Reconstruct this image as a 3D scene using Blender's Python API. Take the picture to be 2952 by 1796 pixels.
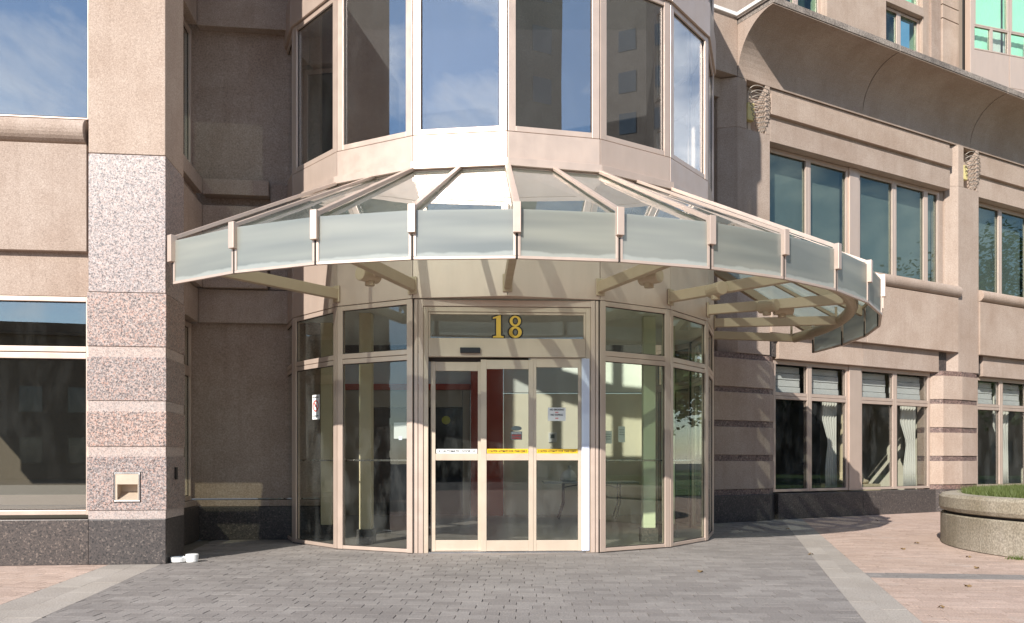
import bpy, bmesh, math, random
from mathutils import Vector, Matrix
random.seed(7)
R_ = math.radians
for o in list(bpy.data.objects): bpy.data.objects.remove(o)
S = bpy.context.scene
COL = S.collection

# ------------------------------------------------------------------ camera, sky, sun, exposure
cam = bpy.data.cameras.new('camera'); camo = bpy.data.objects.new('camera', cam); COL.objects.link(camo)
camo.location = (0, 0, 1.1414); camo.rotation_euler = (R_(90), 0, 0)
cam.sensor_width = 36; cam.lens = 36 * 2417 / 2952
cam.shift_x = -9 / 2952; cam.shift_y = 431 / 2952
cam.clip_start = .05; cam.clip_end = 3000
S.camera = camo
SUN_ELEV, SUN_TRAVEL = 32.0, (.422, .906)          # light travels towards +x, +y
SUN_VEC = Vector((-SUN_TRAVEL[0] * math.cos(R_(SUN_ELEV)), -SUN_TRAVEL[1] * math.cos(R_(SUN_ELEV)), math.sin(R_(SUN_ELEV))))
W = bpy.data.worlds.new('World'); S.world = W; W.use_nodes = True
nt = W.node_tree; nt.nodes.clear()
wo = nt.nodes.new('ShaderNodeOutputWorld'); bg = nt.nodes.new('ShaderNodeBackground')
sky = nt.nodes.new('ShaderNodeTexSky'); sky.sky_type = 'NISHITA'; sky.sun_disc = False
sky.sun_elevation = R_(SUN_ELEV); sky.sun_rotation = math.atan2(SUN_VEC.x, SUN_VEC.y)
sky.air_density = 1.0; sky.dust_density = .05; sky.ozone_density = 2.2
tc = nt.nodes.new('ShaderNodeTexCoord'); mp = nt.nodes.new('ShaderNodeMapping'); mp.inputs['Scale'].default_value = (1, 1, 2.2)
cn = nt.nodes.new('ShaderNodeTexNoise'); cn.inputs['Scale'].default_value = 4.2; cn.inputs['Detail'].default_value = 9; cn.inputs['Roughness'].default_value = .58; cn.inputs['Distortion'].default_value = .35
cr = nt.nodes.new('ShaderNodeValToRGB'); cr.color_ramp.elements[0].position = .50; cr.color_ramp.elements[1].position = .76
cmix = nt.nodes.new('ShaderNodeMix'); cmix.data_type = 'RGBA'
nt.links.new(tc.outputs['Generated'], mp.inputs['Vector']); nt.links.new(mp.outputs[0], cn.inputs['Vector'])
nt.links.new(cn.outputs[0], cr.inputs[0]); nt.links.new(cr.outputs[0], cmix.inputs[0])
nt.links.new(sky.outputs[0], cmix.inputs[6]); cmix.inputs[7].default_value = (9.5, 9.6, 9.9, 1)
nt.links.new(cmix.outputs[2], bg.inputs[0]); bg.inputs[1].default_value = .115
nt.links.new(bg.outputs[0], wo.inputs[0])
sl = bpy.data.lights.new('sun', 'SUN'); sl.energy = 5.0; sl.angle = R_(.5); sl.color = (1, .945, .875)
so = bpy.data.objects.new('sun', sl); COL.objects.link(so); so.rotation_euler = SUN_VEC.to_track_quat('Z', 'Y').to_euler(); so.location = (-10, -20, 20)
S.render.engine = 'CYCLES'
S.view_settings.view_transform = 'Standard'; S.view_settings.look = 'None'; S.view_settings.gamma = 1; S.view_settings.use_curve_mapping = False
S.view_settings.exposure = .58
S.cycles.max_bounces = 10; S.cycles.transparent_max_bounces = 24

# ------------------------------------------------------------------ materials
def new_mat(name):
    m = bpy.data.materials.new(name); m.use_nodes = True; n = m.node_tree.nodes; n.clear()
    out = n.new('ShaderNodeOutputMaterial'); return m, m.node_tree, out
def N(t, kind, **kw):
    n = t.nodes.new(kind)
    for k, v in kw.items():
        if k in n.inputs: n.inputs[k].default_value = v
        else: setattr(n, k, v)
    return n
def ramp(t, src, stops, interp='LINEAR'):
    r = t.nodes.new('ShaderNodeValToRGB'); r.color_ramp.interpolation = interp
    e = r.color_ramp.elements
    while len(e) < len(stops): e.new(.5)
    for i, (p, c) in enumerate(stops):
        e[i].position = p; e[i].color = (*c, 1) if len(c) == 3 else c
    t.links.new(src, r.inputs[0]); return r.outputs[0]
def mixc(t, fac, a, b, mode='MIX'):
    m = t.nodes.new('ShaderNodeMix'); m.data_type = 'RGBA'; m.blend_type = mode
    for sock, v in ((m.inputs[0], fac), (m.inputs[6], a), (m.inputs[7], b)):
        if isinstance(v, (int, float)): sock.default_value = v
        elif isinstance(v, tuple): sock.default_value = (*v, 1)
        else: t.links.new(v, sock)
    return m.outputs[2]
def coords(t, world=True):
    if world:
        return t.nodes.new('ShaderNodeNewGeometry').outputs['Position']
    return t.nodes.new('ShaderNodeTexCoord').outputs['Object']
def noise(t, vec, scale, detail=4, rough=.55, dist=0):
    n = N(t, 'ShaderNodeTexNoise', Scale=scale, Detail=detail, Roughness=rough, Distortion=dist); t.links.new(vec, n.inputs['Vector']); return n.outputs[0]
def scaled(t, vec, sc):
    m = t.nodes.new('ShaderNodeMapping'); m.inputs['Scale'].default_value = sc; t.links.new(vec, m.inputs['Vector']); return m.outputs[0]
def bump(t, h, strength, dist):
    b = N(t, 'ShaderNodeBump', Strength=strength, Distance=dist); t.links.new(h, b.inputs['Height']); return b.outputs[0]

def plain(name, col, rough=.6, metal=0, spec=.5, var=.06, coat=0):
    m, t, out = new_mat(name); p = N(t, 'ShaderNodeBsdfPrincipled', Roughness=rough, Metallic=metal); p.inputs['Specular IOR Level'].default_value = spec
    v = coords(t); nz = noise(t, v, 3.5, 5)
    c = mixc(t, nz, tuple(x * (1 - var) for x in col), tuple(min(1, x * (1 + var)) for x in col))
    t.links.new(c, p.inputs['Base Color']); t.links.new(p.outputs[0], out.inputs[0]); return m
def stone(name, c0, c1, stain=(.6, .5, .42), sc=70, stain_amt=.5):
    m, t, out = new_mat(name); p = N(t, 'ShaderNodeBsdfPrincipled', Roughness=.82); v = coords(t)
    sp = ramp(t, noise(t, v, sc, 3, .7), [(.3, tuple(x * .72 for x in c0)), (.45, c0), (.62, c1), (.75, tuple(min(1, x * 1.15) for x in c1))])
    big = ramp(t, noise(t, v, 1.1, 6, .62, .3), [(.36, (0, 0, 0)), (.7, (1, 1, 1))])
    c = mixc(t, N_mul(t, big, stain_amt), sp, mixc(t, 1.0, sp, stain, 'MULTIPLY'))
    run = ramp(t, noise(t, scaled(t, v, (6, 6, .35)), 1.6, 5, .6), [(.5, (0, 0, 0)), (.75, (1, 1, 1))])
    c = mixc(t, N_mul(t, run, .25), c, mixc(t, 1.0, c, (.62, .55, .5), 'MULTIPLY'))
    oi = t.nodes.new('ShaderNodeObjectInfo'); c = mixc(t, 1.0, c, ramp(t, oi.outputs['Random'], [(0, (.95, .945, .945)), (.5, (1, .985, .97)), (1, (1.07, 1.05, 1.03))]), 'MULTIPLY')
    grime = ramp(t, noise(t, v, 150, 2, .5), [(.66, (0, 0, 0)), (.72, (1, 1, 1))])
    c = mixc(t, N_mul(t, grime, .35), c, (.12, .09, .075))
    t.links.new(c, p.inputs['Base Color']); t.links.new(bump(t, noise(t, v, 120, 3), .25, .004), p.inputs['Normal'])
    t.links.new(p.outputs[0], out.inputs[0]); return m
def N_mul(t, s, k):
    m = t.nodes.new('ShaderNodeMath'); m.operation = 'MULTIPLY'; t.links.new(s, m.inputs[0]); m.inputs[1].default_value = k; return m.outputs[0]
def granite(name, stops, sc=46, rough=.35, spec=.5, flecks=.03):
    m, t, out = new_mat(name); p = N(t, 'ShaderNodeBsdfPrincipled', Roughness=rough); p.inputs['Specular IOR Level'].default_value = spec
    v = coords(t)
    dn = t.nodes.new('ShaderNodeTexNoise'); dn.inputs['Scale'].default_value = sc * 1.1; t.links.new(v, dn.inputs['Vector'])
    add = t.nodes.new('ShaderNodeVectorMath'); add.operation = 'MULTIPLY_ADD'; t.links.new(dn.outputs['Color'], add.inputs[0]); add.inputs[1].default_value = (.03, .03, .03); t.links.new(v, add.inputs[2])
    vo = N(t, 'ShaderNodeTexVoronoi', Scale=sc); t.links.new(add.outputs[0], vo.inputs['Vector'])
    sep = t.nodes.new('ShaderNodeSeparateColor'); t.links.new(vo.outputs['Color'], sep.inputs[0])
    c = ramp(t, sep.outputs[0], stops[1:], 'CONSTANT')
    c = mixc(t, .3, c, ramp(t, noise(t, v, sc * 2.2, 3, .7), [(.35, stops[1][1]), (.62, stops[-1][1])]))
    fl = ramp(t, noise(t, add.outputs[0], sc * .8, 3, .62, .6), [(.50 + flecks, (0, 0, 0)), (.555 + flecks, (1, 1, 1))])
    c = mixc(t, N_mul(t, fl, .8), c, stops[0][1])
    big = noise(t, v, 2.2, 5, .6)
    oi = t.nodes.new('ShaderNodeObjectInfo'); c = mixc(t, 1.0, c, ramp(t, oi.outputs['Random'], [(0, (.93, .92, .92)), (.5, (1, .97, .94)), (1, (1.08, 1.0, .94))]), 'MULTIPLY')
    c = mixc(t, N_mul(t, big, .35), c, mixc(t, 1.0, c, (.7, .66, .66), 'MULTIPLY'))
    t.links.new(c, p.inputs['Base Color']); t.links.new(p.outputs[0], out.inputs[0]); return m
def metal_paint(name, col, rough=.38, metal=.45, streak=.12):
    m, t, out = new_mat(name); p = N(t, 'ShaderNodeBsdfPrincipled', Metallic=metal); v = coords(t)
    nz = noise(t, scaled(t, v, (3, 3, .5)), 2.2, 6, .6)
    c = mixc(t, nz, tuple(x * (1 - streak) for x in col), tuple(min(1, x * (1 + streak * .6)) for x in col))
    fine = ramp(t, noise(t, v, 40, 3, .7), [(.62, (0, 0, 0)), (.74, (1, 1, 1))])
    c = mixc(t, N_mul(t, fine, .10), c, (.3, .24, .2))
    t.links.new(c, p.inputs['Base Color'])
    rr = ramp(t, noise(t, v, 5, 5), [(.3, (rough * .8,) * 3), (.7, (rough * 1.25,) * 3)]); t.links.new(rr, p.inputs['Roughness'])
    t.links.new(p.outputs[0], out.inputs[0]); return m
def glass(name, tint=(.9, .93, .9), f0=.06, wave=.0, wsc=.9, dirt=.02, rough=0.0, scatter=0.0, gcol=(.95, .97, 1)):
    m, t, out = new_mat(name); v = coords(t)
    tr = N(t, 'ShaderNodeBsdfTransparent'); tr.inputs[0].default_value = (*tint, 1)
    gl = N(t, 'ShaderNodeBsdfGlossy', Roughness=rough); gl.inputs[0].default_value = (*gcol, 1)
    if wave:
        t.links.new(bump(t, noise(t, scaled(t, v, (1, 1, .6)), wsc, 2, .4), 1.0, wave), gl.inputs['Normal'])
    body = tr.outputs[0]
    if scatter:
        ts = N(t, 'ShaderNodeBsdfTranslucent'); ts.inputs[0].default_value = (.74, .80, .75, 1)
        sm = t.nodes.new('ShaderNodeMixShader'); sm.inputs[0].default_value = scatter; t.links.new(tr.outputs[0], sm.inputs[1]); t.links.new(ts.outputs[0], sm.inputs[2]); body = sm.outputs[0]
    lw = N(t, 'ShaderNodeLayerWeight', Blend=.5)
    pw = t.nodes.new('ShaderNodeMath'); pw.operation = 'POWER'; t.links.new(lw.outputs['Facing'], pw.inputs[0]); pw.inputs[1].default_value = 5
    ma = t.nodes.new('ShaderNodeMath'); ma.operation = 'MULTIPLY_ADD'; t.links.new(pw.outputs[0], ma.inputs[0]); ma.inputs[1].default_value = 1 - f0; ma.inputs[2].default_value = f0
    mx = t.nodes.new('ShaderNodeMixShader'); t.links.new(ma.outputs[0], mx.inputs[0]); t.links.new(body, mx.inputs[1]); t.links.new(gl.outputs[0], mx.inputs[2])
    df = N(t, 'ShaderNodeBsdfDiffuse'); df.inputs[0].default_value = (.6, .62, .6, 1)
    dn = ramp(t, noise(t, scaled(t, v, (1, 1, .4)), 4, 6, .65), [(.45, (0, 0, 0)), (.8, (dirt * 2.2,) * 3)])
    mx2 = t.nodes.new('ShaderNodeMixShader'); t.links.new(dn, mx2.inputs[0]); t.links.new(mx.outputs[0], mx2.inputs[1]); t.links.new(df.outputs[0], mx2.inputs[2])
    t.links.new(mx2.outputs[0], out.inputs[0]); return m
def frosted(name):
    m, t, out = new_mat(name); v = coords(t)
    hz = ramp(t, noise(t, scaled(t, v, (.28, .28, 3.2)), 1.7, 2, .4), [(.32, (0, 0, 0)), (.7, (1, 1, 1))])
    c = mixc(t, hz, (.47, .495, .49), (.75, .745, .695))
    sep = t.nodes.new('ShaderNodeSeparateXYZ'); t.links.new(v, sep.inputs[0])
    # lime-scale crust that has dried along the lower edge of each sheet
    add = t.nodes.new('ShaderNodeMath'); add.operation = 'MULTIPLY_ADD'; t.links.new(noise(t, scaled(t, v, (1, 1, .2)), 3.4, 4, .5), add.inputs[0]); add.inputs[1].default_value = -.09; t.links.new(sep.outputs[2], add.inputs[2])
    crust = ramp(t, add.outputs[0], [(0, (1, 1, 1)), (1, (0, 0, 0))])
    mr = t.nodes.new('ShaderNodeMapRange'); mr.inputs['From Min'].default_value = 3.05; mr.inputs['From Max'].default_value = 3.066; mr.inputs['To Min'].default_value = .8; mr.inputs['To Max'].default_value = 0
    t.links.new(add.outputs[0], mr.inputs['Value'])
    c = mixc(t, mr.outputs[0], c, (.93, .95, .93))
    d = N(t, 'ShaderNodeBsdfDiffuse'); t.links.new(mixc(t, 1.0, c, (.70, .71, .69), 'MULTIPLY'), d.inputs[0])
    tl = N(t, 'ShaderNodeBsdfTranslucent'); t.links.new(c, tl.inputs[0])
    tr = N(t, 'ShaderNodeBsdfTransparent'); tr.inputs[0].default_value = (.78, .84, .78, 1)
    g = N(t, 'ShaderNodeBsdfGlossy', Roughness=.22)
    a = t.nodes.new('ShaderNodeMixShader'); a.inputs[0].default_value = .5; t.links.new(d.outputs[0], a.inputs[1]); t.links.new(tl.outputs[0], a.inputs[2])
    b = t.nodes.new('ShaderNodeMixShader'); b.inputs[0].default_value = .30; t.links.new(a.outputs[0], b.inputs[1]); t.links.new(tr.outputs[0], b.inputs[2])
    e = t.nodes.new('ShaderNodeMixShader'); e.inputs[0].default_value = .10; t.links.new(b.outputs[0], e.inputs[1]); t.links.new(g.outputs[0], e.inputs[2])
    t.links.new(e.outputs[0], out.inputs[0]); return m
def paver_mat(name, c0, c1, stain):
    m, t, out = new_mat(name); p = N(t, 'ShaderNodeBsdfPrincipled', Roughness=.85); v = coords(t)
    at = N(t, 'ShaderNodeAttribute', attribute_name='tint')
    base = mixc(t, at.outputs['Fac'], c0, c1)
    gr = ramp(t, noise(t, v, 75, 3, .75), [(.3, (.55, .55, .55)), (.5, (1, 1, 1)), (.72, (1.4, 1.38, 1.35))])
    c = mixc(t, 1.0, base, gr, 'MULTIPLY')
    big = ramp(t, noise(t, v, .8, 6, .6, .4), [(.4, (0, 0, 0)), (.66, (1, 1, 1))])
    c = mixc(t, N_mul(t, big, .55), c, mixc(t, 1.0, c, stain, 'MULTIPLY'))
    lt = ramp(t, noise(t, v, 2.1, 6, .7, .2), [(.56, (0, 0, 0)), (.75, (1, 1, 1))])
    c = mixc(t, N_mul(t, lt, .38), c, (.40, .37, .34))
    sp = ramp(t, noise(t, v, 26, 2, .5), [(.72, (0, 0, 0)), (.76, (1, 1, 1))])
    c = mixc(t, N_mul(t, sp, .45), c, (.10, .09, .075))
    t.links.new(c, p.inputs['Base Color']); t.links.new(bump(t, noise(t, v, 90, 4, .7), .5, .004), p.inputs['Normal'])
    t.links.new(p.outputs[0], out.inputs[0]); return m
def leaf_mat(name, a, b):
    m, t, out = new_mat(name); p = N(t, 'ShaderNodeBsdfPrincipled', Roughness=.6); v = coords(t)
    c = mixc(t, noise(t, v, 2.4, 4, .7), a, b); t.links.new(c, p.inputs['Base Color'])
    tl = N(t, 'ShaderNodeBsdfTranslucent'); t.links.new(c, tl.inputs[0])
    mx = t.nodes.new('ShaderNodeMixShader'); mx.inputs[0].default_value = .3; t.links.new(p.outputs[0], mx.inputs[1]); t.links.new(tl.outputs[0], mx.inputs[2])
    t.links.new(mx.outputs[0], out.inputs[0]); return m

M = {}
M['stone'] = stone('precast_stone', (.385, .306, .252), (.48, .391, .328))
M['stone_rough'] = stone('exposed_aggregate', (.33, .26, .217), (.42, .338, .287), sc=48, stain_amt=.6)
M['lip'] = stone('weathered_coping', (.24, .21, .185), (.46, .40, .35), stain=(.3, .29, .29), sc=40, stain_amt=.9)
M['pink_granite'] = granite('pink_granite', [(0, (.035, .032, .034)), (.2, (.20, .18, .18)), (.36, (.46, .35, .315)), (.5, (.52, .315, .25)), (.64, (.54, .41, .36)), (.84, (.50, .45, .43))], sc=76, flecks=.018)
M['grey_granite'] = granite('grey_pink_granite', [(0, (.05, .048, .052)), (.2, (.24, .225, .23)), (.36, (.45, .38, .36)), (.5, (.48, .36, .32)), (.64, (.54, .45, .42)), (.84, (.52, .49, .49))], sc=76, flecks=.02)
M['pale_granite'] = granite('honed_granite', [(0, (.10, .09, .09)), (.14, (.30, .26, .25)), (.3, (.46, .37, .335)), (.6, (.50, .41, .37)), (.85, (.50, .46, .44))], sc=88, rough=.6, flecks=.07)
M['strip_granite'] = granite('brown_granite', [(0, (.04, .03, .03)), (.25, (.14, .095, .085)), (.55, (.24, .155, .135)), (.85, (.30, .23, .2))], sc=40, rough=.5)
M['black_granite'] = granite('black_granite', [(0, (.018, .018, .02)), (.35, (.05, .046, .046)), (.65, (.085, .072, .068)), (.88, (.17, .145, .13))], sc=60, rough=.42)
M['alu'] = metal_paint('beige_aluminium', (.60, .475, .395), .40, .42)
M['alu_door'] = metal_paint('door_aluminium', (.57, .47, .37), .42, .3)
M['tan_paint'] = metal_paint('tan_steel_paint', (.44, .345, .235), .5, .0, .08)
M['dark_gap'] = plain('dark_sealant', (.03, .024, .02), .8)
M['white_coping'] = plain('white_coping', (.75, .73, .70), .5)
M['glass_lower'] = glass('lobby_glass', (.93, .95, .93), .055, .0012, .8)
M['glass_upper'] = glass('bay_glass', (.95, .96, .95), .27, .0022, .5, dirt=.006)
M['glass_green'] = glass('green_lobby_glass', (.91, .95, .89), .06, .001, .8)
M['glass_wing'] = glass('teal_wing_glass', (.72, .77, .75), .075, .0006, .5, dirt=.003, gcol=(.82, .96, .9))
M['teal_blind'] = plain('grey_teal_blind', (.27, .285, .275), .8)
M['glass_wing_low'] = glass('wing_glass', (.86, .87, .86), .055, .002, .7)
M['glass_left'] = glass('left_wing_glass', (.78, .79, .73), .20, .0015, .5, dirt=.008)
M['glass_left_up'] = glass('left_upper_glass', (.45, .5, .5), .36, .0025, .6)
M['glass_roof'] = glass('canopy_roof_glass', (.72, .775, .745), .10, .0015, .9, dirt=.03, scatter=.40)
M['lamp_metal'] = metal_paint('weathered_lamp_metal', (.40, .35, .30), .5, .3)
M['frosted'] = frosted('frosted_glass')
M['paver_grey'] = paver_mat('grey_paver', (.195, .174, .160), (.255, .231, .213), (.68, .68, .68))
M['paver_pink'] = paver_mat('pink_paver', (.38, .28, .228), (.46, .345, .285), (.84, .81, .76))
M['paver_band'] = paver_mat('buff_slab', (.31, .275, .243), (.385, .345, .305), (.72, .70, .66))
M['mortar'] = plain('jointing_sand', (.13, .115, .095), .95, var=.3)
M['cream'] = plain('cream_plaster', (.80, .75, .60), .7)
M['white_wall'] = plain('white_plaster', (.74, .76, .72), .7)
M['lobby_floor'] = plain('lobby_tile', (.20, .175, .16), .3)
M['ceiling'] = plain('lobby_ceiling', (.72, .71, .68), .8)
M['red'] = plain('red_paint', (.46, .07, .035), .45)
M['tan_inner'] = plain('tan_inner_frame', (.40, .33, .25), .5)
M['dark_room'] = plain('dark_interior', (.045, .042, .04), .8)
M['brown_room'] = plain('brown_interior', (.17, .14, .115), .8)
M['cream_col'] = plain('cream_column', (.62, .52, .34), .6)
M['green_col'] = plain('pale_column', (.60, .60, .46), .6)
M['curtain'] = plain('ivory_curtain', (.72, .71, .64), .8)
M['blind'] = plain('white_blind', (.74, .75, .74), .8)
M['tower_glass'] = glass('tower_glass', (.78, .94, .87), .05, .0015, .5)
M['green_blind'] = plain('pale_green_blind', (.72, .84, .76), .8)
M['white'] = plain('white_plastic', (.80, .80, .78), .45)
M['pvc'] = plain('blue_white_plastic', (.62, .66, .78), .35)
M['black'] = plain('black_plastic', (.02, .02, .024), .35)
M['gold'] = plain('gold_leaf_paint', (.62, .40, .06), .4)
M['yellow'] = plain('yellow_tape', (.75, .46, .01), .5)
M['dimyellow'] = plain('yellow_disc', (.55, .52, .02), .5)
M['redprint'] = plain('red_print', (.65, .06, .05), .5)
M['greyprint'] = plain('grey_print', (.16, .19, .19), .5)
M['steel'] = metal_paint('brushed_steel', (.62, .62, .62), .25, 1.0)
M['concrete'] = stone('planter_concrete', (.31, .275, .22), (.46, .41, .335), stain=(.55, .52, .42), sc=42, stain_amt=.8)
M['grass'] = leaf_mat('grass_blades', (.045, .085, .015), (.19, .21, .06))
M['soil'] = plain('soil', (.05, .05, .025), .95, var=.3)
M['leaf'] = leaf_mat('tree_leaves', (.03, .065, .015), (.09, .14, .035))
M['bark'] = plain('bark', (.09, .065, .045), .9, var=.3)
M['dry_leaf'] = plain('dry_leaf', (.17, .105, .04), .7, var=.3)
M['lamp_glass'] = plain('pale_yellow_lamp_glass', (.72, .62, .28), .4)
M['far_brick'] = stone('far_brick', (.10, .082, .068), (.14, .115, .095), sc=9)
M['far_glass'] = plain('far_window', (.05, .06, .07), .1)
M['lawn'] = plain('lawn', (.05, .10, .02), .9, var=.35)
M['asphalt'] = plain('asphalt', (.055, .053, .05), .9, var=.2)
M['bag'] = plain('plastic_bag', (.9, .89, .85), .4)
M['tabletop'] = plain('grey_tabletop', (.48, .48, .48), .5)

# ------------------------------------------------------------------ mesh helpers
class Frame:
    def __init__(s, o, ang=None, to=None):
        s.o = o
        if to is not None: ang = math.atan2(to[1] - o[1], to[0] - o[0])
        else: ang = R_(ang)
        s.ang = ang; s.d = (math.cos(ang), math.sin(ang)); s.n = (math.sin(ang), -math.cos(ang))
    def p(s, a, out, z): return (s.o[0] + s.d[0] * a + s.n[0] * out, s.o[1] + s.d[1] * a + s.n[1] * out, z)
WORLD = Frame((0, 0), 0)     # s = x, out = -y
class MB:
    def __init__(s): s.v = []; s.f = []; s.tint = []; s.smooth = False
    def add(s, v, f): n = len(s.v); s.v += v; s.f += [tuple(i + n for i in q) for q in f]; return s
    def box(s, fr, a0, a1, o0, o1, z0, z1):
        a0, a1 = sorted((a0, a1)); o0, o1 = sorted((o0, o1)); z0, z1 = sorted((z0, z1))
        v = [fr.p(a, o, z) for z in (z0, z1) for a, o in ((a0, o0), (a1, o0), (a1, o1), (a0, o1))]
        return s.add(v, [(0, 1, 2, 3), (4, 7, 6, 5), (0, 4, 5, 1), (1, 5, 6, 2), (2, 6, 7, 3), (3, 7, 4, 0)])
    def prism(s, pts, z0, z1):
        n = len(pts); v = [(x, y, z0) for x, y in pts] + [(x, y, z1) for x, y in pts]
        return s.add(v, [tuple(range(n)), tuple(range(2 * n - 1, n - 1, -1))] + [(i, n + i, n + (i + 1) % n, (i + 1) % n) for i in range(n)])
    def profile(s, fr, prof, a0, a1):           # prof = [(out, z)] closed, extruded along the wall
        n = len(prof); v = [fr.p(a0, o, z) for o, z in prof] + [fr.p(a1, o, z) for o, z in prof]
        return s.add(v, [tuple(range(n)), tuple(range(2 * n - 1, n - 1, -1))] + [(i, n + i, n + (i + 1) % n, (i + 1) % n) for i in range(n)])
    def tube(s, path, r, seg=8, caps=True, r1=None):
        P = [Vector(p) for p in path]; rings = []; n0 = len(s.v)
        for i, p in enumerate(P):
            d = (P[min(i + 1, len(P) - 1)] - P[max(i - 1, 0)]).normalized()
            u = d.orthogonal().normalized() if i == 0 else (u - d * u.dot(d)).normalized()
            w = d.cross(u); rr = r if r1 is None else r + (r1 - r) * i / (len(P) - 1)
            rings.append([tuple(p + (u * math.cos(t) + w * math.sin(t)) * rr) for t in (2 * math.pi * k / seg for k in range(seg))])
        f = []
        for i in range(len(P) - 1):
            for k in range(seg): f.append((i * seg + k, i * seg + (k + 1) % seg, (i + 1) * seg + (k + 1) % seg, (i + 1) * seg + k))
        if caps: f += [tuple(range(seg)), tuple(range((len(P) - 1) * seg + seg - 1, (len(P) - 1) * seg - 1, -1))]
        return s.add([q for r_ in rings for q in r_], f)
    def lathe(s, c, prof, seg=24):
        n = len(prof); v = []; f = []
        for k in range(seg):
            t = 2 * math.pi * k / seg
            v += [(c[0] + r * math.cos(t), c[1] + r * math.sin(t), c[2] + z) for r, z in prof]
        for k in range(seg):
            k2 = (k + 1) % seg
            for i in range(n - 1): f.append((k * n + i, k2 * n + i, k2 * n + i + 1, k * n + i + 1))
        f += [tuple(k * n for k in range(seg)), tuple(k * n + n - 1 for k in range(seg))]
        return s.add(v, f)
    def build(s, name, mat, parent=None, bevel=0, smooth=False):
        base = Vector((0, 0, 0)); q = parent
        while q is not None: base += q.location; q = q.parent
        me = bpy.data.meshes.new(name); me.from_pydata([tuple(Vector(v) - base) for v in s.v], [], s.f)
        bm = bmesh.new(); bm.from_mesh(me); bmesh.ops.recalc_face_normals(bm, faces=bm.faces); bm.to_mesh(me); bm.free()
        if s.tint:
            at = me.attributes.new('tint', 'FLOAT', 'FACE'); at.data.foreach_set('value', s.tint)
        if smooth: me.polygons.foreach_set('use_smooth', [True] * len(me.polygons))
        me.materials.append(M[mat] if isinstance(mat, str) else mat)
        ob = bpy.data.objects.new(name, me); COL.objects.link(ob); ob.parent = parent
        if bevel:
            b = ob.modifiers.new('bevel', 'BEVEL'); b.width = bevel; b.segments = 2; b.limit_method = 'ANGLE'; b.angle_limit = R_(40)
        return ob
def box(fr, a0, a1, o0, o1, z0, z1): return MB().box(fr, a0, a1, o0, o1, z0, z1)
def thing(name, label, cat, loc=(0, 0, 0), group=None):
    e = bpy.data.objects.new(name, None); COL.objects.link(e); e.location = loc; e.empty_display_size = .2
    return tag(e, label, cat, group)
def tag(o, label, cat, group=None):
    o['label'] = label; o['category'] = cat
    if group: o['group'] = group
    return o
def struct(o): o['kind'] = 'structure'; return o
def text_mb(txt, size, fr, a_mid, out, z_base, width=None):
    cu = bpy.data.curves.new('t', 'FONT'); cu.body = txt; cu.size = size; cu.align_x = 'CENTER'; cu.extrude = .0008; cu.offset = size * .03; cu.resolution_u = 2
    ob = bpy.data.objects.new('t', cu); COL.objects.link(ob)
    dg = bpy.context.evaluated_depsgraph_get(); me = bpy.data.meshes.new_from_object(ob.evaluated_get(dg))
    w = max(v.co.x for v in me.vertices) - min(v.co.x for v in me.vertices) if len(me.vertices) else 1
    k = (width / w) if width else 1
    mb = MB(); mb.add([fr.p(a_mid + v.co.x * k, out + v.co.z, z_base + v.co.y) for v in me.vertices], [tuple(p.vertices) for p in me.polygons])
    bpy.data.objects.remove(ob); bpy.data.curves.remove(cu); return mb

# ------------------------------------------------------------------ layout of the place
C = (-.253, 13.5); RB = 3.38; TH0 = 2.74
def V(k, r=RB):
    a = R_(TH0 + 20 * k); return (C[0] + r * math.sin(a), C[1] - r * math.cos(a))
def VC(j, r):                                      # canopy vertex, every 10 degrees
    a = R_(TH0 + 10 * j); return (C[0] + r * math.sin(a), C[1] - r * math.cos(a))
E_ = 2 * RB * math.sin(R_(10))
def FK(k): return Frame(V(k), to=V(k + 1))
FR = Frame((3.67, 15.4), 30)                       # right wing
FL = Frame((-3.88, 9.3), 6.5)                      # left wing, origin at the pillar's corner
FD = Frame(V(-1), to=V(1))                         # the door's plane

# ================================================================== GROUND
g = MB().add([(-300, -300, -.06), (300, -300, -.06), (300, 300, -.06), (-300, 300, -.06)], [(0, 1, 2, 3)]).build('ground', 'asphalt'); struct(g)
pave = MB().add([(-14, 4.1, -.009), (16, 4.1, -.009), (16, 21, -.009), (-14, 21, -.009)], [(0, 1, 2, 3)]).build('pavement', 'mortar'); struct(pave)
lw = MB().add([(18, -40, -.03), (90, -40, -.03), (90, 60, -.03), (18, 60, -.03)], [(0, 1, 2, 3)]).build('lawn', 'lawn'); struct(lw)

def clip(poly, hp):                                 # keep a*x+b*y<=c
    a, b, c = hp; out = []
    for i in range(len(poly)):
        p, q = poly[i], poly[(i + 1) % len(poly)]; dp = a * p[0] + b * p[1] - c; dq = a * q[0] + b * q[1] - c
        if dp <= 0: out.append(p)
        if dp * dq < 0: t = dp / (dp - dq); out.append((p[0] + (q[0] - p[0]) * t, p[1] + (q[1] - p[1]) * t))
    return out
def area(poly): return abs(sum(poly[i][0] * poly[(i + 1) % len(poly)][1] - poly[(i + 1) % len(poly)][0] * poly[i][1] for i in range(len(poly)))) / 2
def inset(poly, d):
    cx = sum(p[0] for p in poly) / len(poly); cy = sum(p[1] for p in poly) / len(poly)
    r = []
    for p in poly:
        l = math.hypot(p[0] - cx, p[1] - cy) or 1; k = max(0, 1 - d * 1.3 / l); r.append((cx + (p[0] - cx) * k, cy + (p[1] - cy) * k))
    return r
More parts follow.
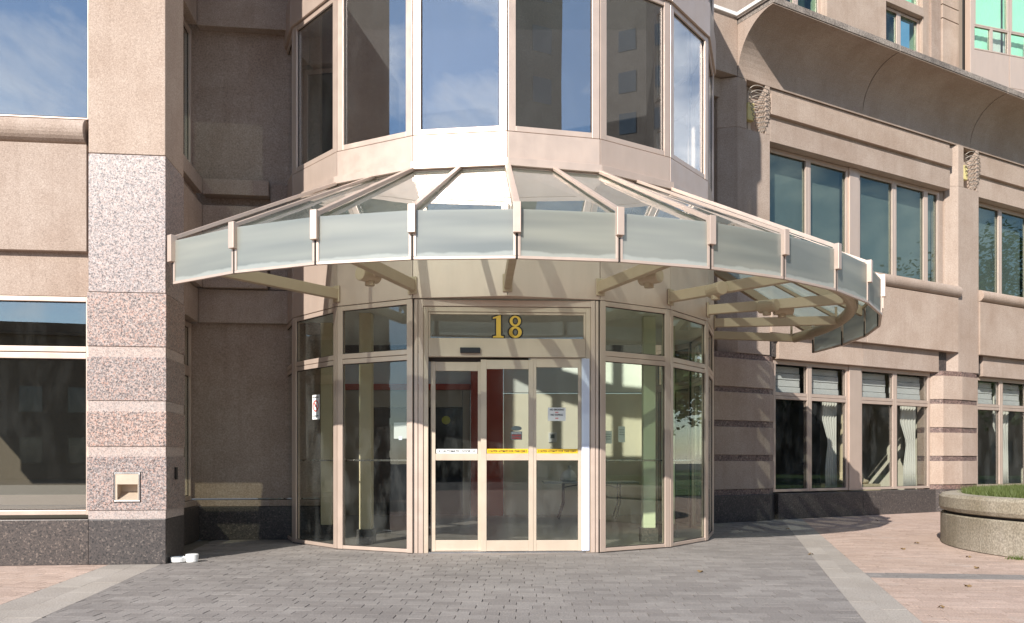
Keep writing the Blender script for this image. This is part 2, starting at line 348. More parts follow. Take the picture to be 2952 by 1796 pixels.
def paver(mb, poly, h, tint, gap=.0006, ch=.0015):
    p0 = inset(poly, gap); p1 = inset(poly, gap + ch); n = len(poly)
    tl = random.uniform(-.0006, .0006)
    v = [(x, y, -.03) for x, y in p0] + [(x, y, h - .0015) for x, y in p0] + [(x, y, h + tl * (i % 2)) for i, (x, y) in enumerate(p1)]
    f = [(i, n + i, n + (i + 1) % n, (i + 1) % n) for i in range(n)] + [(n + i, 2 * n + i, 2 * n + (i + 1) % n, n + (i + 1) % n) for i in range(n)] + [tuple(range(2 * n, 3 * n))]
    mb.add(v, f); mb.tint += [tint] * len(f)
# zone border lines: x = x0 + m*(y - y0)
def hp_left(x0, y0, m, side):                       # side=+1 keeps x >= line
    return (-side, side * m, -side * (x0 - m * y0))
LB = dict(a=(-3.99, 6.0, -.15), b=(-3.70, 6.0, -.15), c=(-3.43, 6.0, -.15))   # left band joints
RBd = dict(a=(2.475, 5.91, .262), b=(2.68, 5.91, .262), c=(2.875, 5.91, .262))
def under_building(x, y):
    if math.hypot(x - C[0], y - C[1]) < 3.24 and True: return True
    s = (x - FR.o[0]) * FR.n[0] + (y - FR.o[1]) * FR.n[1]; a = (x - FR.o[0]) * FR.d[0] + (y - FR.o[1]) * FR.d[1]
    if s < -.25 and a > -.3: return True
    if x < C[0] and y > 12.6: return True
    s = (x - FL.o[0]) * FL.n[0] + (y - FL.o[1]) * FL.n[1]; a = (x - FL.o[0]) * FL.d[0] + (y - FL.o[1]) * FL.d[1]
    if s < -.12 and a < -.1: return True
    if math.hypot(x - 8.93, y - 10.6) < 3.0: return True
    return False
def lay(name, rects, hps, mat, keep=300):
    out = []
    for poly in rects:
        for h in hps:
            poly = clip(poly, h)
            if len(poly) < 3: break
        if len(poly) < 3 or area(poly) < .0012: continue
        x = sum(p[0] for p in poly) / len(poly); y = sum(p[1] for p in poly) / len(poly)
        if under_building(x, y): continue
        u = 1485 + 2417 * x / max(y, .1)
        vis = y > 5.75 and -60 < u < 3010
        out.append((-(area(poly) * 1.14 / y ** 3) if vis else 1, poly))
    out.sort(key=lambda q: q[0])
    rest = MB()
    for i, (k, poly) in enumerate(out):
        h = random.uniform(-.0012, .0006); tn = random.random()
        if i < keep and k < 0:
            mb = MB(); paver(mb, poly, h, tn); mb.build(name, mat, pave)
        else: paver(rest, poly, h, tn)
    if rest.v: o = rest.build(name + '_field', mat, pave); o['kind'] = 'stuff'
def rects_herring(cx, cy, ang, u, nx, ny):
    # 90 degree herringbone of 2u x u units
    ca, sa = math.cos(ang), math.sin(ang); out = []
    def rc(x, y, w, h):
        q = [(x, y), (x + w, y), (x + w, y + h), (x, y + h)]
        return [(cx + a * ca - b * sa, cy + a * sa + b * ca) for a, b in q]
    for j in range(-ny, ny):
        for i in range(-nx, nx):
            m = (i - j) % 4
            if m == 0: out.append(rc(i * u, j * u, 2 * u, u))
            elif m == 2: out.append(rc(i * u, j * u - u, u, 2 * u)) if False else None
            if m == 3: out.append(rc(i * u, j * u, u, 2 * u))
    return out
def rects_running(x0, y0, ang, w, h, nx, ny, off=.5):
    ca, sa = math.cos(ang), math.sin(ang); out = []
    for j in range(ny):
        sh = (j % 2) * off * w + random.uniform(-.035, .035)
        for i in range(nx):
            a0 = i * w + sh; e0, e1 = random.choice((.0008, .0012, .002, .0035)), random.choice((.0008, .0012, .002, .0035))
            q = [(a0 + e0, j * h), (a0 + w - e1, j * h), (a0 + w - e1, j * h + h), (a0 + e0, j * h + h)]
            out.append([(x0 + a * ca - b * sa, y0 + a * sa + b * ca) for a, b in q])
    return out
hpL_in = hp_left(*LB['c'], +1); hpR_in = hp_left(*RBd['a'], -1)
lay('paver', rects_running(-6.5, 4.2, R_(-2), .222, .148, 64, 96), [hpL_in, hpR_in], 'paver_grey', 300)
for nm, a, b in (('band_slab', 'a', 'b'), ('band_slab', 'b', 'c')):
    rr = [[(-8, y), (-2, y), (-2, y + .596), (-8, y + .596)] for y in [4.0 + .6 * k + (.3 if a == 'b' else 0) for k in range(10)]]
    lay(nm, rr, [hp_left(*LB[a], +1), hp_left(*LB[b], -1)], 'paver_band', 40)
    rr = [[(1, y), (8, y), (8, y + .696), (1, y + .696)] for y in [4.0 + .7 * k + (.35 if a == 'b' else 0) for k in range(18)]]
    lay(nm, rr, [hp_left(*RBd[a], +1), hp_left(*RBd[b], -1)], 'paver_band', 60)
lay('pink_paver', rects_running(-9.5, 4.2, R_(-9), .222, .135, 34, 44), [hp_left(*LB['a'], -1)], 'paver_pink', 200)
hpR_out = hp_left(*RBd['c'], +1)
row0, row1 = 8.16, 8.52                              # a grey course crosses the pink paving
def hp_row(y, m, side): return (-side * m * -1, side * 1.0, side * y) if False else (side * m, side * 1.0, side * (y + m * 3.6))
lay('pink_paver', rects_running(1.0, 4.2, R_(-7), .222, .12, 60, 70), [hpR_out, hp_row(8.2, .11, +1)], 'paver_pink', 220)
lay('paver', rects_running(1.0, 4.2, R_(-7), .222, .12, 60, 70), [hpR_out, hp_row(8.2, .11, -1), hp_row(8.58, .11, +1)], 'paver_grey', 60)
lay('pink_paver', rects_running(1.0, 4.2, R_(-7), .222, .12, 72, 130), [hpR_out, hp_row(8.58, .11, -1)], 'paver_pink', 60)
apron = MB().add([(-14, -12, -.006), (16, -12, -.006), (16, 4.2, -.006), (-14, 4.2, -.006)], [(0, 1, 2, 3)]).build('plaza', 'paver_pink'); struct(apron)

# ================================================================== ENTRANCE BAY
bay = thing('entrance_bay', 'faceted glass entrance bay with beige aluminium frames and sliding door under the canopy', 'building', (C[0], C[1], 0))
def seg(mb, k, r0, r1, z0, z1, trim=.004):
    a = FK(k); dr0 = r0; pts = []
    t = trim / E_
    def lerp(p, q, u): return (p[0] + (q[0] - p[0]) * u, p[1] + (q[1] - p[1]) * u)
    i0, i1 = V(k, r0), V(k + 1, r0); o0, o1 = V(k, r1), V(k + 1, r1)
    mb.prism([lerp(i0, i1, t), lerp(i1, i0, t), lerp(o1, o0, t), lerp(o0, o1, t)], z0, z1); return mb
KS = range(-5, 6)
def framed(fr, a0, a1, z0, z1, st, rails, depth=.06, out=0., parent=None, mat='alu', glassm='glass_lower', name='window', zb=None):
    """a window: stiles and rails as one frame, each pane a child; rails=[(z0,z1)...] incl. sill and head"""
    mb = MB(); mb.box(fr, a0, a0 + st, out - depth, out, z0, z1).box(fr, a1 - st, a1, out - depth, out, z0, z1)
    for r in rails: mb.box(fr, a0 + st, a1 - st, out - depth + .003, out - .004, r[0], r[1])
    w = mb.build(name, mat, parent, bevel=.004)
    zs = sorted(rails)
    for i in range(len(zs) - 1):
        if zs[i + 1][0] - zs[i][1] > .05:
            box(fr, a0 + st - .006, a1 - st + .006, out - depth * .62, out - depth * .62 + .008, zs[i][1] - .006, zs[i + 1][0] + .006).build('pane', glassm, w)
            go = out - depth * .62 + .009; gz0, gz1 = zs[i][1], zs[i + 1][0]; ga0, ga1 = a0 + st, a1 - st
            gk = MB(); gk.box(fr, ga0, ga0 + .009, go, go + .007, gz0, gz1).box(fr, ga1 - .009, ga1, go, go + .007, gz0, gz1).box(fr, ga0 + .009, ga1 - .009, go, go + .006, gz0, gz0 + .009).box(fr, ga0 + .009, ga1 - .009, go, go + .006, gz1 - .009, gz1)
            gk.build('gasket', 'dark_gap', w)
    return w
for k in KS:
    f = FK(k)
    seg(MB(), k, RB - .045, RB, 3.137, 4.695).build('fascia_panel', 'alu', bay, bevel=.003)
    seg(MB(), k, RB - .03, RB + .05, 4.70, 4.795, 0).build('trim_rail', 'alu', bay, bevel=.004)
    seg(MB(), k, RB - .045, RB, 4.803, 5.126).build('spandrel_panel', 'alu', bay, bevel=.003)
    framed(f, .008, E_ - .008, 5.132, 7.17, .095, [(5.134, 5.20), (7.10, 7.168)], .07, .0, bay, 'alu', 'glass_upper')
    seg(MB(), k, RB - .045, RB + .03, 7.176, 7.66).build('spandrel_panel', 'alu', bay, bevel=.003)
    framed(f, .008, E_ - .008, 7.668, 9.3, .095, [(7.67, 7.74), (9.23, 9.298)], .07, .0, bay, 'alu', 'glass_lower')
    seg(MB(), k, RB - .045, RB + .06, 9.306, 10.0).build('cornice_panel', 'alu', bay, bevel=.004)
    MB().tube([(*V(k, RB - .05), 3.2 if k == 0 else .01), (*V(k, RB - .05), 9.3)], .035, 6).build('mullion', 'dark_gap', bay)
    if k not in (-1, 0):
        framed(f, .007, E_ - .007, .012, 3.13, .082, [(.014, .058), (2.385, 2.444), (2.451, 2.514), (3.07, 3.128)], .06, 0, bay, 'alu', 'glass_green' if k > 0 else 'glass_lower')
        MB().tube([f.p(.02, -.11, 1.15), f.p(E_ - .02, -.11, 1.15)], .011, 8).build('handrail', 'steel', bay)
        for e in (-.0, ): box(f, -.012, .004, -.05, -.012, 0.0, .42).build('kick_joint', 'dark_gap', bay)
MB().prism([V(k, RB + .05) for k in range(-5, 7)], 10.0, 10.08).build('roof', 'stone', bay)
MB().prism([V(-1, RB - .005), V(0, RB - .005), V(1, RB - .005)], 3.139, 3.15).build('soffit', 'alu', bay)

# --- sliding door in the chord between two bay corners
f = FD; DW = 2 * RB * math.sin(R_(20))
mb = MB()
mb.box(f, .02, .062, -.07, -.005, .01, 3.125).box(f, .07, .128, -.09, .0, .01, 3.125)           # jamb profiles
mb.box(f, DW - .055, DW - .02, -.07, -.005, .01, 3.125).box(f, DW - .115, DW - .063, -.09, .0, .01, 3.125)
mb.box(f, .128, DW - .115, -.085, -.004, 3.045, 3.123)
mb.build('door_frame', 'alu', bay, bevel=.004)
mb = MB(); mb.box(f, .13, .188, -.09, -.018, .01, 3.04).box(f, DW - .175, DW - .117, -.09, -.018, .01, 3.04).box(f, .188, DW - .175, -.09, -.02, 2.98, 3.04)
mb.build('inner_frame', 'alu_door', bay, bevel=.003)
h = box(f, .19, DW - .177, -.16, -.022, 2.425, 2.655).build('header', 'alu_door', bay, bevel=.004)
tw = MB(); tw.box(f, .19, .215, -.09, -.03, 2.658, 2.978).box(f, DW - .202, DW - .177, -.09, -.03, 2.658, 2.978).box(f, .216, DW - .203, -.085, -.034, 2.95, 2.977)
tw = tw.build('transom_window', 'alu_door', bay, bevel=.002)
box(f, .214, DW - .2, -.06, -.052, 2.656, 2.955).build('pane', 'glass_lower', tw)
sn = box(f, .58, .83, -.021, .024, 2.468, 2.536).build('motion_sensor', 'black', bay, bevel=.008)
box(f, .19, DW - .177, -.15, -.03, .004, .024).build('threshold', 'steel', bay)
box(f, .19, 1.43, -.14, -.10, 2.376, 2.424).build('track', 'dark_gap', bay)
def leaf(a0, a1, sl, sr, o, z1):
    mb = MB(); mb.box(f, a0, a0 + sl, o - .045, o, .026, z1).box(f, a1 - sr, a1, o - .045, o, .026, z1)
    for r in ((.028, .158), (1.149, 1.232), (z1 - .115, z1 - .002)): mb.box(f, a0 + sl, a1 - sr, o - .042, o - .003, *r)
    w = mb.build('door_leaf', 'alu_door', bay, bevel=.003)
    for z in ((.153, 1.153), (1.228, z1 - .11)): box(f, a0 + sl - .005, a1 - sr + .005, o - .026, o - .018, *z).build('pane', 'glass_lower', w)
    return w
leaf(.216, .845, .057, .046, -.10, 2.374); leaf(.835, 1.486, .071, .059, -.045, 2.395); leaf(1.455, 2.096, .069, .051, -.041 + .0, 2.42) if False else leaf(1.452, 2.096, .072, .051, -.052, 2.42)
box(f, 2.083, 2.18, -.035, .004, .03, 2.41).build('brush_strip', 'pvc', bay, bevel=.006)
mb = MB()
for q in (2.105, 2.132, 2.158): mb.box(f, q, q + .012, .0035, .010, .035, 2.405)
mb.build('strip_rib', 'pvc', bay)

# house number: hand-drawn serif numerals, gold on a black outline
def ring(mb, cx, cz, rx, rz, ix, iz, o, n=32, th=.0015):
    v = []
    for i in range(n):
        t = 2 * math.pi * i / n; c, s_ = math.cos(t), math.sin(t)
        for oo in (o, o + th):
            v += [f.p(cx + rx * c, oo, cz + rz * s_), f.p(cx + ix * c, oo, cz + iz * s_)]
    fs = []
    for i in range(n):
        a, b = i * 4, ((i + 1) % n) * 4
        fs += [(a, b, b + 2, a + 2), (a + 1, a + 3, b + 3, b + 1), (a + 2, b + 2, b + 3, a + 3), (a, a + 1, b + 1, b)]
    mb.add(v, fs)
def poly2(mb, pts, o, th=.0015):
    n = len(pts); v = [f.p(a, o, z) for a, z in pts] + [f.p(a, o + th, z) for a, z in pts]
    mb.add(v, [tuple(range(n)), tuple(range(2 * n - 1, n - 1, -1))] + [(i, n + i, n + (i + 1) % n, (i + 1) % n) for i in range(n)])
def one(g):     # g = outline growth
    return [(.985 - g, 2.667 - g), (1.118 + g, 2.667 - g), (1.118 + g, 2.683 + g), (1.083 + g, 2.692 + g), (1.083 + g, 2.945 + g), (1.066, 2.945 + g), (.985 - g, 2.917 + g * .6), (.985 - g, 2.9 - g), (1.026 - g, 2.908 - g), (1.026 - g, 2.692 + g), (.985 - g, 2.683 + g)]
num = MB(); poly2(num, one(.017), -.0515); nb = MB()
ring(nb, 1.262, 2.874, .088, .084, .019, .027, -.0515); ring(nb, 1.262, 2.737, .098, .089, .020, .029, -.0512)
no = num.build('house_number', 'black', bay)
n2 = nb.build('numeral_outline', 'black', no)
num = MB(); poly2(num, one(0), -.0495); num.build('numeral', 'gold', no)
num = MB(); ring(num, 1.262, 2.874, .070, .066, .034, .044, -.0495); ring(num, 1.262, 2.737, .080, .071, .036, .046, -.0490); num.build('numeral', 'gold', no)

# --- rooms behind the glass
def room(name, mb, mat): return struct(mb.build(name, mat))
inner = [V(k, RB - .12) for k in range(-5, 7)]
room('lobby_floor', MB().prism([V(k, RB - .02) for k in range(-4, 6)] + [(3.0, 17.9), (-4.6, 17.9)], -.012, .010), 'lobby_floor')
room('lobby_ceiling', MB().prism([V(k, RB - .07) for k in range(-4, 6)] + [(2.9, 14.6), (-4.0, 14.6)], 3.16, 3.24), 'ceiling')
LY = 17.6; LK = LY / 18.6
room('sun_stop_slab', MB().prism([V(k, RB - .08) for k in range(-3, 4)] + [(2.6, 12.3), (-3.1, 12.3)], 4.72, 4.9), 'brown_room')  # unseen slab, added and cut back to keep sun off the lobby wall's foot
room('lobby_wall_back', box(WORLD, -.26 * LK, 3.1, -LY - .2, -LY, .011, 2.56), 'cream')
room('lobby_wall_upper', box(WORLD, -.26 * LK, 3.1, -LY - .2, -LY, 2.58, 3.4), 'white_wall')
room('light_shaft_wall_back', box(WORLD, -4.3, 3.1, -LY - .2, -LY + .02, 3.41, 11.5), 'dark_room')  # walls of an added tall shaft that lets sun and sky reach the lobby
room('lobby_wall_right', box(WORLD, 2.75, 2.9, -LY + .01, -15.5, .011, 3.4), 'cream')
room('light_shaft_wall_right', box(WORLD, 2.75, 2.9, -LY + .01, -15.5, 3.405, 11.5), 'dark_room')
room('lobby_wall_left', box(WORLD, -4.3, -4.1, -LY + .03, -14.0, .011, 11.5), 'white_wall')
room('lobby_wall_head', box(WORLD, -4.09, -.93, -LY - .2, -LY + .05, 2.75, 3.40), 'ceiling')
room('added_skylight', box(WORLD, -4.3, 2.9, -LY - .2, -15.6, 11.55, 11.57), 'glass_lower')  # unseen glass roof added over the shaft to bring daylight down
ib = thing('lobby_portal', 'tan framed inner doorway with dark glass and red beam above it inside the lobby', 'doorway', (-2.4, LY, 0))
box(WORLD, -4.09, -.93, -LY - .15, -LY + .18, 2.62, 2.745).build('beam', 'red', ib, bevel=.01)
box(WORLD, -1.09, -.935, -LY - .15, -LY + .15, .012, 2.615).build('jamb', 'tan_inner', ib); box(WORLD, -4.09, -3.0, -LY - .15, -LY + .15, .012, 2.615).build('jamb', 'tan_inner', ib)
box(WORLD, -2.99, -1.10, -LY - .14, -LY + .14, 2.27, 2.615).build('lintel', 'tan_inner', ib)
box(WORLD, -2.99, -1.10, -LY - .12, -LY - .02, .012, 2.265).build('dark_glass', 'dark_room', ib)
mb = MB(); mb.tube([(-1.45, LY + .015, 2.0), (-1.45, LY + .007, 2.0)], .09, 20); tag(mb.build('round_sticker', 'dimyellow'), 'round yellow sticker on the dark inner door glass', 'sticker')
rc_ = thing('lobby_column', 'red painted square column beside the cream lobby wall', 'column', (-.57, LY - .2, 0))
box(WORLD, -.915, -.25, -LY - .1, -LY + .3, .011, 3.158).build('shaft', 'red', rc_, bevel=.01)
for (x, y, nm, mt) in ((1.87, 11.75, 'pale square column with dark marble foot inside the right bay glass', 'green_col'), (-2.04, 11.5, 'tan square column with dark marble foot inside the left bay glass', 'cream_col'), (2.28, 12.5, 'pale square column behind the handrail near the right bay end', 'green_col'), (-2.75, 12.3, 'tan square column behind the glass with the no smoking sign', 'cream_col')):
    t = thing('bay_column', nm, 'column', (x, y, 0)); box(Frame((x, y), 0), -.085, .085, -.085, .085, .21, 3.158).build('shaft', mt, t, bevel=.006)
    box(Frame((x, y), 0), -.115, .115, -.115, .115, .011, .209).build('foot', 'black_granite', t, bevel=.006)

# folding table with bag
tb = thing('folding_table', 'grey folding table with black legs standing in the lobby', 'table', (1.5, 16.55, 0))
box(WORLD, .55, 2.4, -16.9, -16.2, .705, .745).build('table_top', 'tabletop', tb, bevel=.01)
for x in (.95, 2.05):
    for y, sx in ((16.35, 1), (16.75, 1)):
        MB().tube([(x, y, .70), (x, y, .32), (x - .1, y - .06 if y < 16.5 else y + .06, .012)], .016, 8).build('leg', 'black', tb)
    MB().tube([(x - .03, 16.33, .25), (x - .03, 16.77, .25)], .012, 8).build('stretcher', 'black', tb)
    MB().tube([(x, 16.55, .62), (x + (.45 if x < 1.5 else -.45), 16.55, .70)], .01, 8).build('brace', 'black', tb)
mb = MB(); prof = []
import mathutils
for i, (r, z) in enumerate(((.14, 0), (.17, .03), (.16, .1), (.125, .17), (.07, .215), (.03, .235), (.022, .26), (.04, .29), (.02, .305))): prof.append((r, z))
mb.lathe((1.05, 16.5, .747), prof, 18)
mb.v = [(x + .025 * math.sin(9 * math.atan2(y - 16.5, x - 1.05)) * (1 if z < .96 else .2) + max(0, z - .93) * .25, y + .02 * math.cos(7 * math.atan2(y - 16.5, x - 1.05)), z) for x, y, z in mb.v]
tag(mb.build('plastic_bag', 'bag', None, smooth=True), 'white knotted plastic bag sitting on the folding table', 'bag')

# ================================================================== CANOPY
can = thing('entrance_canopy', 'curved glass canopy with frosted fascia panels hung round the entrance bay', 'canopy', (C[0], C[1], 0))
RO, ZB, ZT = 5.645, 3.045, 3.50
J0, J1 = -4, 10
def inner_pt(j, dz=0):
    if j % 2 == 0: p = V(j // 2, RB + .02)
    else:
        a, b = V((j - 1) // 2, RB + .02), V((j + 1) // 2, RB + .02); p = ((a[0] + b[0]) / 2, (a[1] + b[1]) / 2)
    return (*p, 4.675 + dz)
def lerp3(a, b, t): return tuple(a[i] + (b[i] - a[i]) * t for i in range(3))
def bar(mb, a, b, w, h0, h1):                      # bar from a to b, width w, vertical extents h0..h1
    A, B = Vector(a), Vector(b); d = (B - A); hd = Vector((d.x, d.y, 0)).normalized(); sd = Vector((-hd.y, hd.x, 0)) * w / 2
    up = Vector((0, 0, 1))
    v = [tuple(P + s_ * sd + up * h) for P in (A, B) for s_, h in ((-1, h0), (1, h0), (1, h1), (-1, h1))]
    mb.add(v, [(0, 1, 2, 3), (4, 7, 6, 5), (0, 4, 5, 1), (1, 5, 6, 2), (2, 6, 7, 3), (3, 7, 4, 0)]); return mb
for j in range(J0, J1 + 1):
    oi = inner_pt(j); oo = (*VC(j, RO), ZT)
    big = j % 2 == 0
    bar(MB(), oi, oo, .068 if big else .056, .012, .06 if big else .05).build('rib_cap', 'alu', can, bevel=.004)
    bar(MB(), oi, (*VC(j, RO - .06), ZT), .10 if big else .05, -.15 if big else -.06, -.006).build('rafter', 'tan_paint', can, bevel=.004)
    # fascia post: cover cap above, twin strips below
    fr = Frame(VC(j, RO), R_(TH0 + 10 * j) and (TH0 + 10 * j))
    top = ZT + (.062 if big else .052)
    box(fr, -.036, .036, -.02, .052, 3.275 if big else 3.285, top).build('post_cap', 'alu', can, bevel=.004)
    p = box(fr, -.008, .008, -.03, .012, ZB - .005, 3.27).build('post', 'dark_gap', can)
for j in range(J0, J1):
    a0, a1 = inner_pt(j), inner_pt(j + 1); b0, b1 = (*VC(j, RO - .015), ZT), (*VC(j + 1, RO - .015), ZT)
    th = .01; v = [a0, a1, b1, b0]; v2 = [(x, y, z - th) for x, y, z in v]
    MB().add(v + v2, [(0, 1, 2, 3), (7, 6, 5, 4), (0, 4, 5, 1), (1, 5, 6, 2), (2, 6, 7, 3), (3, 7, 4, 0)]).build('roof_pane', 'glass_roof', can)
    fr = Frame(VC(j, RO), to=VC(j + 1, RO)); L_ = 2 * RO * math.sin(R_(5))
    fp = box(fr, .012, L_ - .012, -.008, .002, ZB + .01, ZT + .005).build('fascia_pane', 'frosted', can)
    box(fr, .010, L_ - .010, -.018, .014, ZB - .008, ZB + .02).build('bottom_rail', 'alu', fp, bevel=.003)
    for s0 in (.010, L_ - .034): box(fr, s0, s0 + .024, -.016, .012, ZB + .021, 3.49).build('edge_strip', 'alu', fp, bevel=.002)
    bar(MB(), (*VC(j, RO - .05), ZT), (*VC(j + 1, RO - .05), ZT), .03, -.05, -.008).build('eave_rail', 'tan_paint', can)
BZ0, BZ1, RT = 3.225, 3.36, 5.27
for k in range(-2, 6):
    a, b = V(k, RB + .0), V(k, RT)
    bar(MB(), (*a, 3.225), (*b, 3.225), .085, 0, .135).build('beam', 'tan_paint', can, bevel=.008)
    fr = Frame(V(k, RB), TH0 + 20 * k)
    box(fr, -.06, .06, -.002, .018, 3.185, 3.40).build('bracket_plate', 'tan_paint', can, bevel=.008)
    MB().tube([(*V(k, RT - .06), 3.34), (*V(k, RT - .06), 3.5)], .02, 8).build('hanger', 'tan_paint', can)
MB().tube([(*VC(J0 + t / 4 * 1.0, RT), 3.293) for t in range(0, (J1 - J0) * 4 + 1)], .082, 14).build('ring_tube', 'tan_paint', can, smooth=False)
for k, side, r in ((-1, -1, 4.25), (1, 1, 4.3), (2, -1, 4.2), (3, -1, 4.25), (3, 1, 4.4)):
    a = R_(TH0 + 20 * k); c = V(k, r); rad = Vector((math.sin(a), -math.cos(a), 0)); tn = Vector((math.cos(a), math.sin(a), 0)) * side
    c = Vector((*c, 3.25)) + tn * .16
    ax = (rad * .85 + tn * .35).normalized()
    sp = MB().tube([c - ax * .14, c + ax * .12], .085, 16).build('spotlight', 'tan_paint', can, bevel=.01)
    MB().tube([c + ax * .0 - Vector((0, 0, .02)), c - tn * .14 + Vector((0, 0, .02))], .03, 10).build('knuckle', 'tan_paint', sp)
    MB().tube([c - ax * .03 - Vector((0, 0, .06)), c - ax * .03 - Vector((0, 0, .12))], .055, 12).build('driver_box', 'tan_paint', sp)

# ================================================================== LEFT WING
lwing = thing('left_wing', 'stone building wing with granite banded pillar left of the entrance bay', 'building', (FL.o[0], FL.o[1], 0))
f = FL
def P(name, mat, a0, a1, o0, o1, z0, z1, parent=lwing, bevel=.006, fr=None): return box(fr or FL, a0, a1, o0, o1, z0, z1).build(name, mat, parent, bevel=bevel)
D_ = -.72
P('pillar_shaft', 'stone', -.811, 0, D_, 0, 4.53, 12)
P('granite_slab', 'grey_granite', -.811, .004, D_, .004, 3.002, 4.522)
for z0, z1 in ((2.405, 2.995), (1.808, 2.29), (1.304, 1.694)): P('granite_block', 'pink_granite', -.822, .014, D_ - .008, .016, z0, z1)
for z0, z1 in ((2.29, 2.405), (1.694, 1.808), (1.189, 1.304), (.501, .602)): P('granite_strip', 'pale_granite', -.811, .004, D_, .004, z0, z1, bevel=0)
P('base_slab', 'black_granite', -.808, .006, D_ - .002, .010, 0, .498)
P('base_slab', 'black_granite', -4.5, -.812, -.3, .0, 0, .50)
# front wall left of the pillar
P('lintel', 'stone', -4.5, -.84, -.35, -.085, 2.96, 3.62)
P('stone_panel', 'stone', -4.5, -.835, -.30, -.01, 3.445, 4.62)
mb = MB(); mb.profile(FL, [(-.08 + .14 * math.cos(R_(t)) , 4.765 + .14 * math.sin(R_(t))) for t in range(-90, 91, 15)] + [(-.3, 4.905), (-.3, 4.625)], -4.5, -.85); mb.build('sill_roll', 'stone', lwing, bevel=.004)
mb = MB(); 
framed(FL, -3.4, -.83, .545, 2.955, .03, [(.548, .60), (2.27, 2.335), (2.345, 2.405), (2.90, 2.952)], .08, -.06, lwing, 'alu', 'glass_left')
framed(FL, -3.4, -.83, 4.91, 8.2, .012, [(4.912, 4.93), (8.14, 8.19)], .05, -.05, lwing, 'alu', 'glass_left_up')
P('wall_upper', 'stone', -4.5, -.83, -.3, -.02, 8.21, 12)
P('wall_end', 'stone', -4.5, -3.41, -.3, -.03, .51, 8.2) if False else None
# niche: side wall with windows, stepped spandrels, back wall
def side(name, mat, s0, s1, o0, o1, z0, z1, bevel=.006): return P(name, mat, s0, s1, o0, o1, z0, z1, bevel=bevel)
FS = Frame(FL.p(-.45, -.74, 0)[:2], 6.5 + 90)      # runs away from the street, outward = +s of FL
framed(FS, .02, 2.16, .58, 3.125, .07, [(.582, .64), (2.36, 2.50), (3.06, 3.122)], .08, -.02, lwing, 'alu', 'glass_left')
framed(FS, .02, 2.16, 5.18, 7.36, .07, [(5.182, 5.24), (7.29, 7.358)], .08, -.02, lwing, 'alu', 'glass_left')
side('base_slab', 'black_granite', -.60, -.36, -2.9, -.725, 0, .49)
side('sill', 'stone', -.58, -.40, -2.89, -.725, .495, .572)
side('stone_panel', 'stone', -.62, -.355, -2.80, -.725, 3.135, 3.615)
side('spandrel', 'stone', -.62, -.28, -2.71, -.725, 3.625, 4.80)
side('recess_band', 'stone_rough', -.62, -.36, -2.80, -.725, 4.81, 4.945, bevel=0)
side('ledge', 'stone', -.62, -.275, -2.70, -.725, 4.955, 5.172)
side('beam', 'stone', -.62, -.36, -2.74, -.725, 7.375, 7.83)
side('side_wall', 'stone', -.62, -.44, -2.89, -.725, 7.84, 11.9)
# back wall
side('back_wall', 'stone_rough', -.62, 1.35, -3.15, -2.90, .60, 12, bevel=0)
side('base_slab', 'black_granite', -.359, 1.35, -3.15, -2.85, 0, .478)
side('base_course', 'stone_rough', -.62, 1.35, -3.149, -2.885, .482, .574)
side('stone_panel', 'stone', -.354, 1.35, -3.148, -2.80, 3.135, 3.615)
side('spandrel', 'stone', -.279, .62, -3.147, -2.715, 3.625, 4.80)
side('ledge', 'stone', -.274, .64, -3.146, -2.705, 4.955, 5.172)
side('spandrel_return', 'stone_rough', .645, 1.35, -3.145, -2.82, 3.63, 5.16)
side('beam', 'stone', -.359, 1.35, -3.144, -2.745, 7.375, 7.86)
side('beam', 'stone', -.43, 1.35, -3.143, -2.80, 7.88, 8.4)
# room in the corner
P('room_floor', 'brown_room', -4.4, -.62, -3.1, -.31, .40, .50, bevel=0); P('room_ceiling', 'brown_room', -4.4, -.63, -3.1, -.36, 3.0, 3.1, bevel=0)
P('room_back', 'brown_room', -4.4, -.63, -3.12, -3.02, .51, 2.99, bevel=0)
P('room_floor', 'brown_room', -4.4, -.62, -3.1, -.31, 4.8, 4.9, bevel=0); P('room_back', 'brown_room', -4.4, -.63, -3.12, -3.02, 4.91, 8.2, bevel=0); P('room_ceiling', 'brown_room', -4.4, -.63, -3.0, -.31, 8.22, 8.3, bevel=0)
# louvred step light on the pillar
lt = thing('step_light', 'cream recessed step light with steel rim set in the granite pillar', 'light', FL.p(-.4, .02, .85))
z0, z1, a0, a1 = .69, 1.012, -.536, -.262
mb = MB(); mb.box(FL, -.822, a0 - .008, D_ - .008, .016, .602, 1.189).box(FL, a1 + .008, .014, D_ - .008, .016, .602, 1.189).box(FL, a0 - .008, a1 + .008, D_ - .007, .016, z1 + .008, 1.189).box(FL, a0 - .008, a1 + .008, D_ - .006, .016, .602, z0 - .008).box(FL, a0 - .008, a1 + .008, D_ - .005, -.2, z0 - .008, z1 + .008)
mb.build('granite_block', 'pink_granite', lwing)
mb = MB(); mb.box(FL, a0, a1, .0, .024, z1 - .012, z1).box(FL, a0, a1, .0, .024, z0, z0 + .014).box(FL, a0, a0 + .010, .0, .024, z0 + .014, z1 - .012).box(FL, a1 - .016, a1, .0, .024, z0 + .014, z1 - .012)
mb.build('rim', 'steel', lt, bevel=.002)
w0, w1 = a0 + .033, a1 - .026
mb = MB(); mb.box(FL, a0 + .011, a1 - .017, -.01, .019, .885, z1 - .013).box(FL, a0 + .011, w0, -.01, .0185, z0 + .015, .884).box(FL, w1, a1 - .017, -.01, .0185, z0 + .015, .884).box(FL, w0, w1, -.01, .018, z0 + .015, z0 + .028)
mb.build('hood', 'alu_door', lt)
